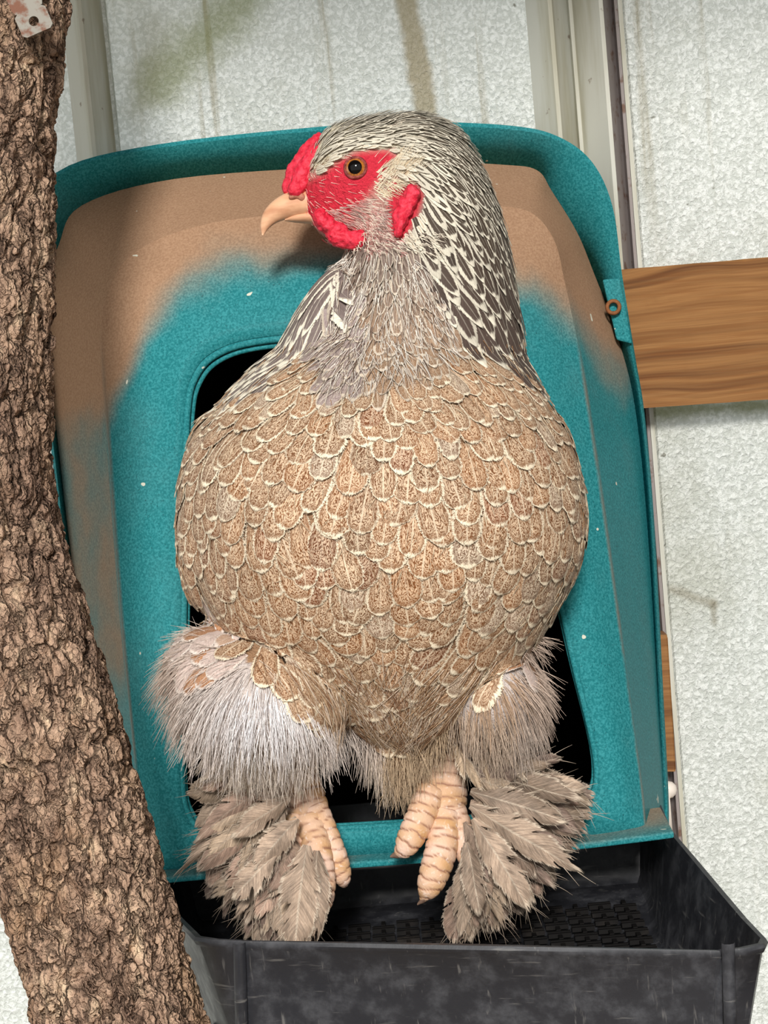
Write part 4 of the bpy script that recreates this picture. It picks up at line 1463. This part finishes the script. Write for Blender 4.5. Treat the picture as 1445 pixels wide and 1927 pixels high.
TP = [C_(182, 160, 140), C_(164, 140, 122), C_(196, 172, 148), C_(146, 124, 112), C_(184, 154, 136)]
TE = [C_(198, 180, 162), C_(186, 166, 148), C_(210, 192, 172)]
def tp(): return TP[rng.integers(len(TP))], TE[rng.integers(len(TE))], (0.16, 0.12, rng.uniform(0.1, 0.7))
for foot_, side in ((foot_l, -1), (foot_r, 1)):
    pl = Plume(6, 20)
    for layer in range(6):                      # outer feathers first, then shorter ones over their roots
        cnt = (16, 17, 16, 15, 12, 9)[layer]
        out = (0.50, 0.40, 0.28, 0.18, 0.08, 0.0)[layer]
        for i in range(cnt):
            t = (i + rng.uniform(0.1, 0.9)) / cnt
            if side < 0:
                x, y = 520 + 36 * t, 1460 + 155 * t
                ang = 158 - 72 * t ** 0.85 + rng.normal(0, 9)
                ext = 235 - 55 * math.sin(math.pi * t) * 0.4 - 60 * float(sstep(0.6, 1.0, t)) - 60 * float(sstep(0.35, 0.0, t))
            else:
                x, y = 884, 1442 + 150 * t
                ang = 6 + 80 * t ** 1.1 + rng.normal(0, 9)
                ext = 245 - 75 * t
            a_ = math.radians(ang)
            x += math.cos(a_) * ext * out + rng.normal(0, 6)
            y += math.sin(a_) * ext * out + rng.normal(0, 6)
            L = min(ext * (1 - out), 165) * rng.uniform(0.82, 1.08)
            if layer == 5: L = min(L, 95)
            fc, ec, fp = tp()
            fc = fc * rng.uniform(0.6, 1.1); ec = ec * rng.uniform(0.8, 1.0)
            if side < 0 and t > 0.35 and layer < 3: fc = fc * 0.7; ec = ec * 0.7
            elif layer < 2: fc = fc * 0.8
            foot_feather(pl, x, y, 1.092 - 0.006 * layer, ang + rng.normal(0, 7), L, rng.uniform(18, 34), -0.10 - 0.05 * rng.random(), rng.normal(0, 0.1), fc, ec, fp)
    # short feathers clothing the top of the shank
    for i in range(22):
        x0_ = 512 if side < 0 else 890
        foot_feather(pl, x0_ + rng.normal(0, 30) + side * 10, 1405 + rng.uniform(-22, 14), 1.066 + rng.uniform(-0.008, 0.004), 90 - side * rng.uniform(10, 75), rng.uniform(60, 110), rng.uniform(8, 14), -0.06, rng.normal(0, 0.15),
                     C_(190, 166, 140), C_(216, 198, 176), (0.3, 0.1, 0.6))
    if side < 0:
        sp1 = [(540, 1480, 1.055, 149, 265, 13, -0.10, 0.05), (577, 1590, 1.030, 100, 190, 42, -0.12, 0.06), (596, 1600, 1.034, 92, 175, 34, -0.1, -0.05),
               (545, 1500, 1.040, 150, 130, 30, -0.15, 0.0), (560, 1540, 1.038, 135, 120, 32, -0.15, 0.0), (520, 1610, 1.036, 140, 110, 30, -0.15, 0)]
    else:
        sp1 = [(885, 1515, 1.036, 30, 235, 40, -0.12, 0.08), (890, 1450, 1.05, 12, 215, 34, -0.1, 0.05), (876, 1585, 1.034, 78, 130, 26, -0.1, 0.0),
               (890, 1540, 1.036, 55, 190, 34, -0.12, 0.0), (885, 1490, 1.040, 14, 190, 34, -0.1, 0.05), (930, 1480, 1.05, -4, 165, 8, -0.05, -0.02)]
    for (x, y, d, ang, L, hw, dd, cu) in sp1:
        foot_feather(pl, x, y, d + 0.016, ang, L, hw, dd, cu, C_(186, 162, 142), C_(208, 190, 170), (0.2, 0.12, 1.0))
    pl.emit('foot_feather', 'foot_plumage', foot_, MT['foot'])
    R_, D_, L_, C2, B_, W_ = [], [], [], [], [], []
    for it in pl.items:
        V = it[0].reshape(21, 7, 3)
        for _ in range(9):
            j = int(rng.integers(5, 20)); i = int(rng.choice([0, 6]))
            ax_ = nrm(V[min(j + 1, 20), 3] - V[j - 1, 3])
            ou = nrm(V[j, i] - V[j, 3] + 1e-6)
            R_.append(V[j, 3] * 0.35 + V[j, i] * 0.65); D_.append(nrm(ax_ * rng.uniform(0.7, 1.3) + ou * rng.uniform(0.2, 0.8) - fw * 0.15))
            L_.append(rng.uniform(18, 46) * S); B_.append(-UP * rng.uniform(-0.1, 0.25)); W_.append(rng.uniform(0.6, 1.1) * S)
            C2.append(np.clip(np.array(it[2]) * rng.uniform(0.6, 1.05), 0, 1))
    strands('loose_barbs', R_, D_, L_, C2, W_, foot_, B_, 3)
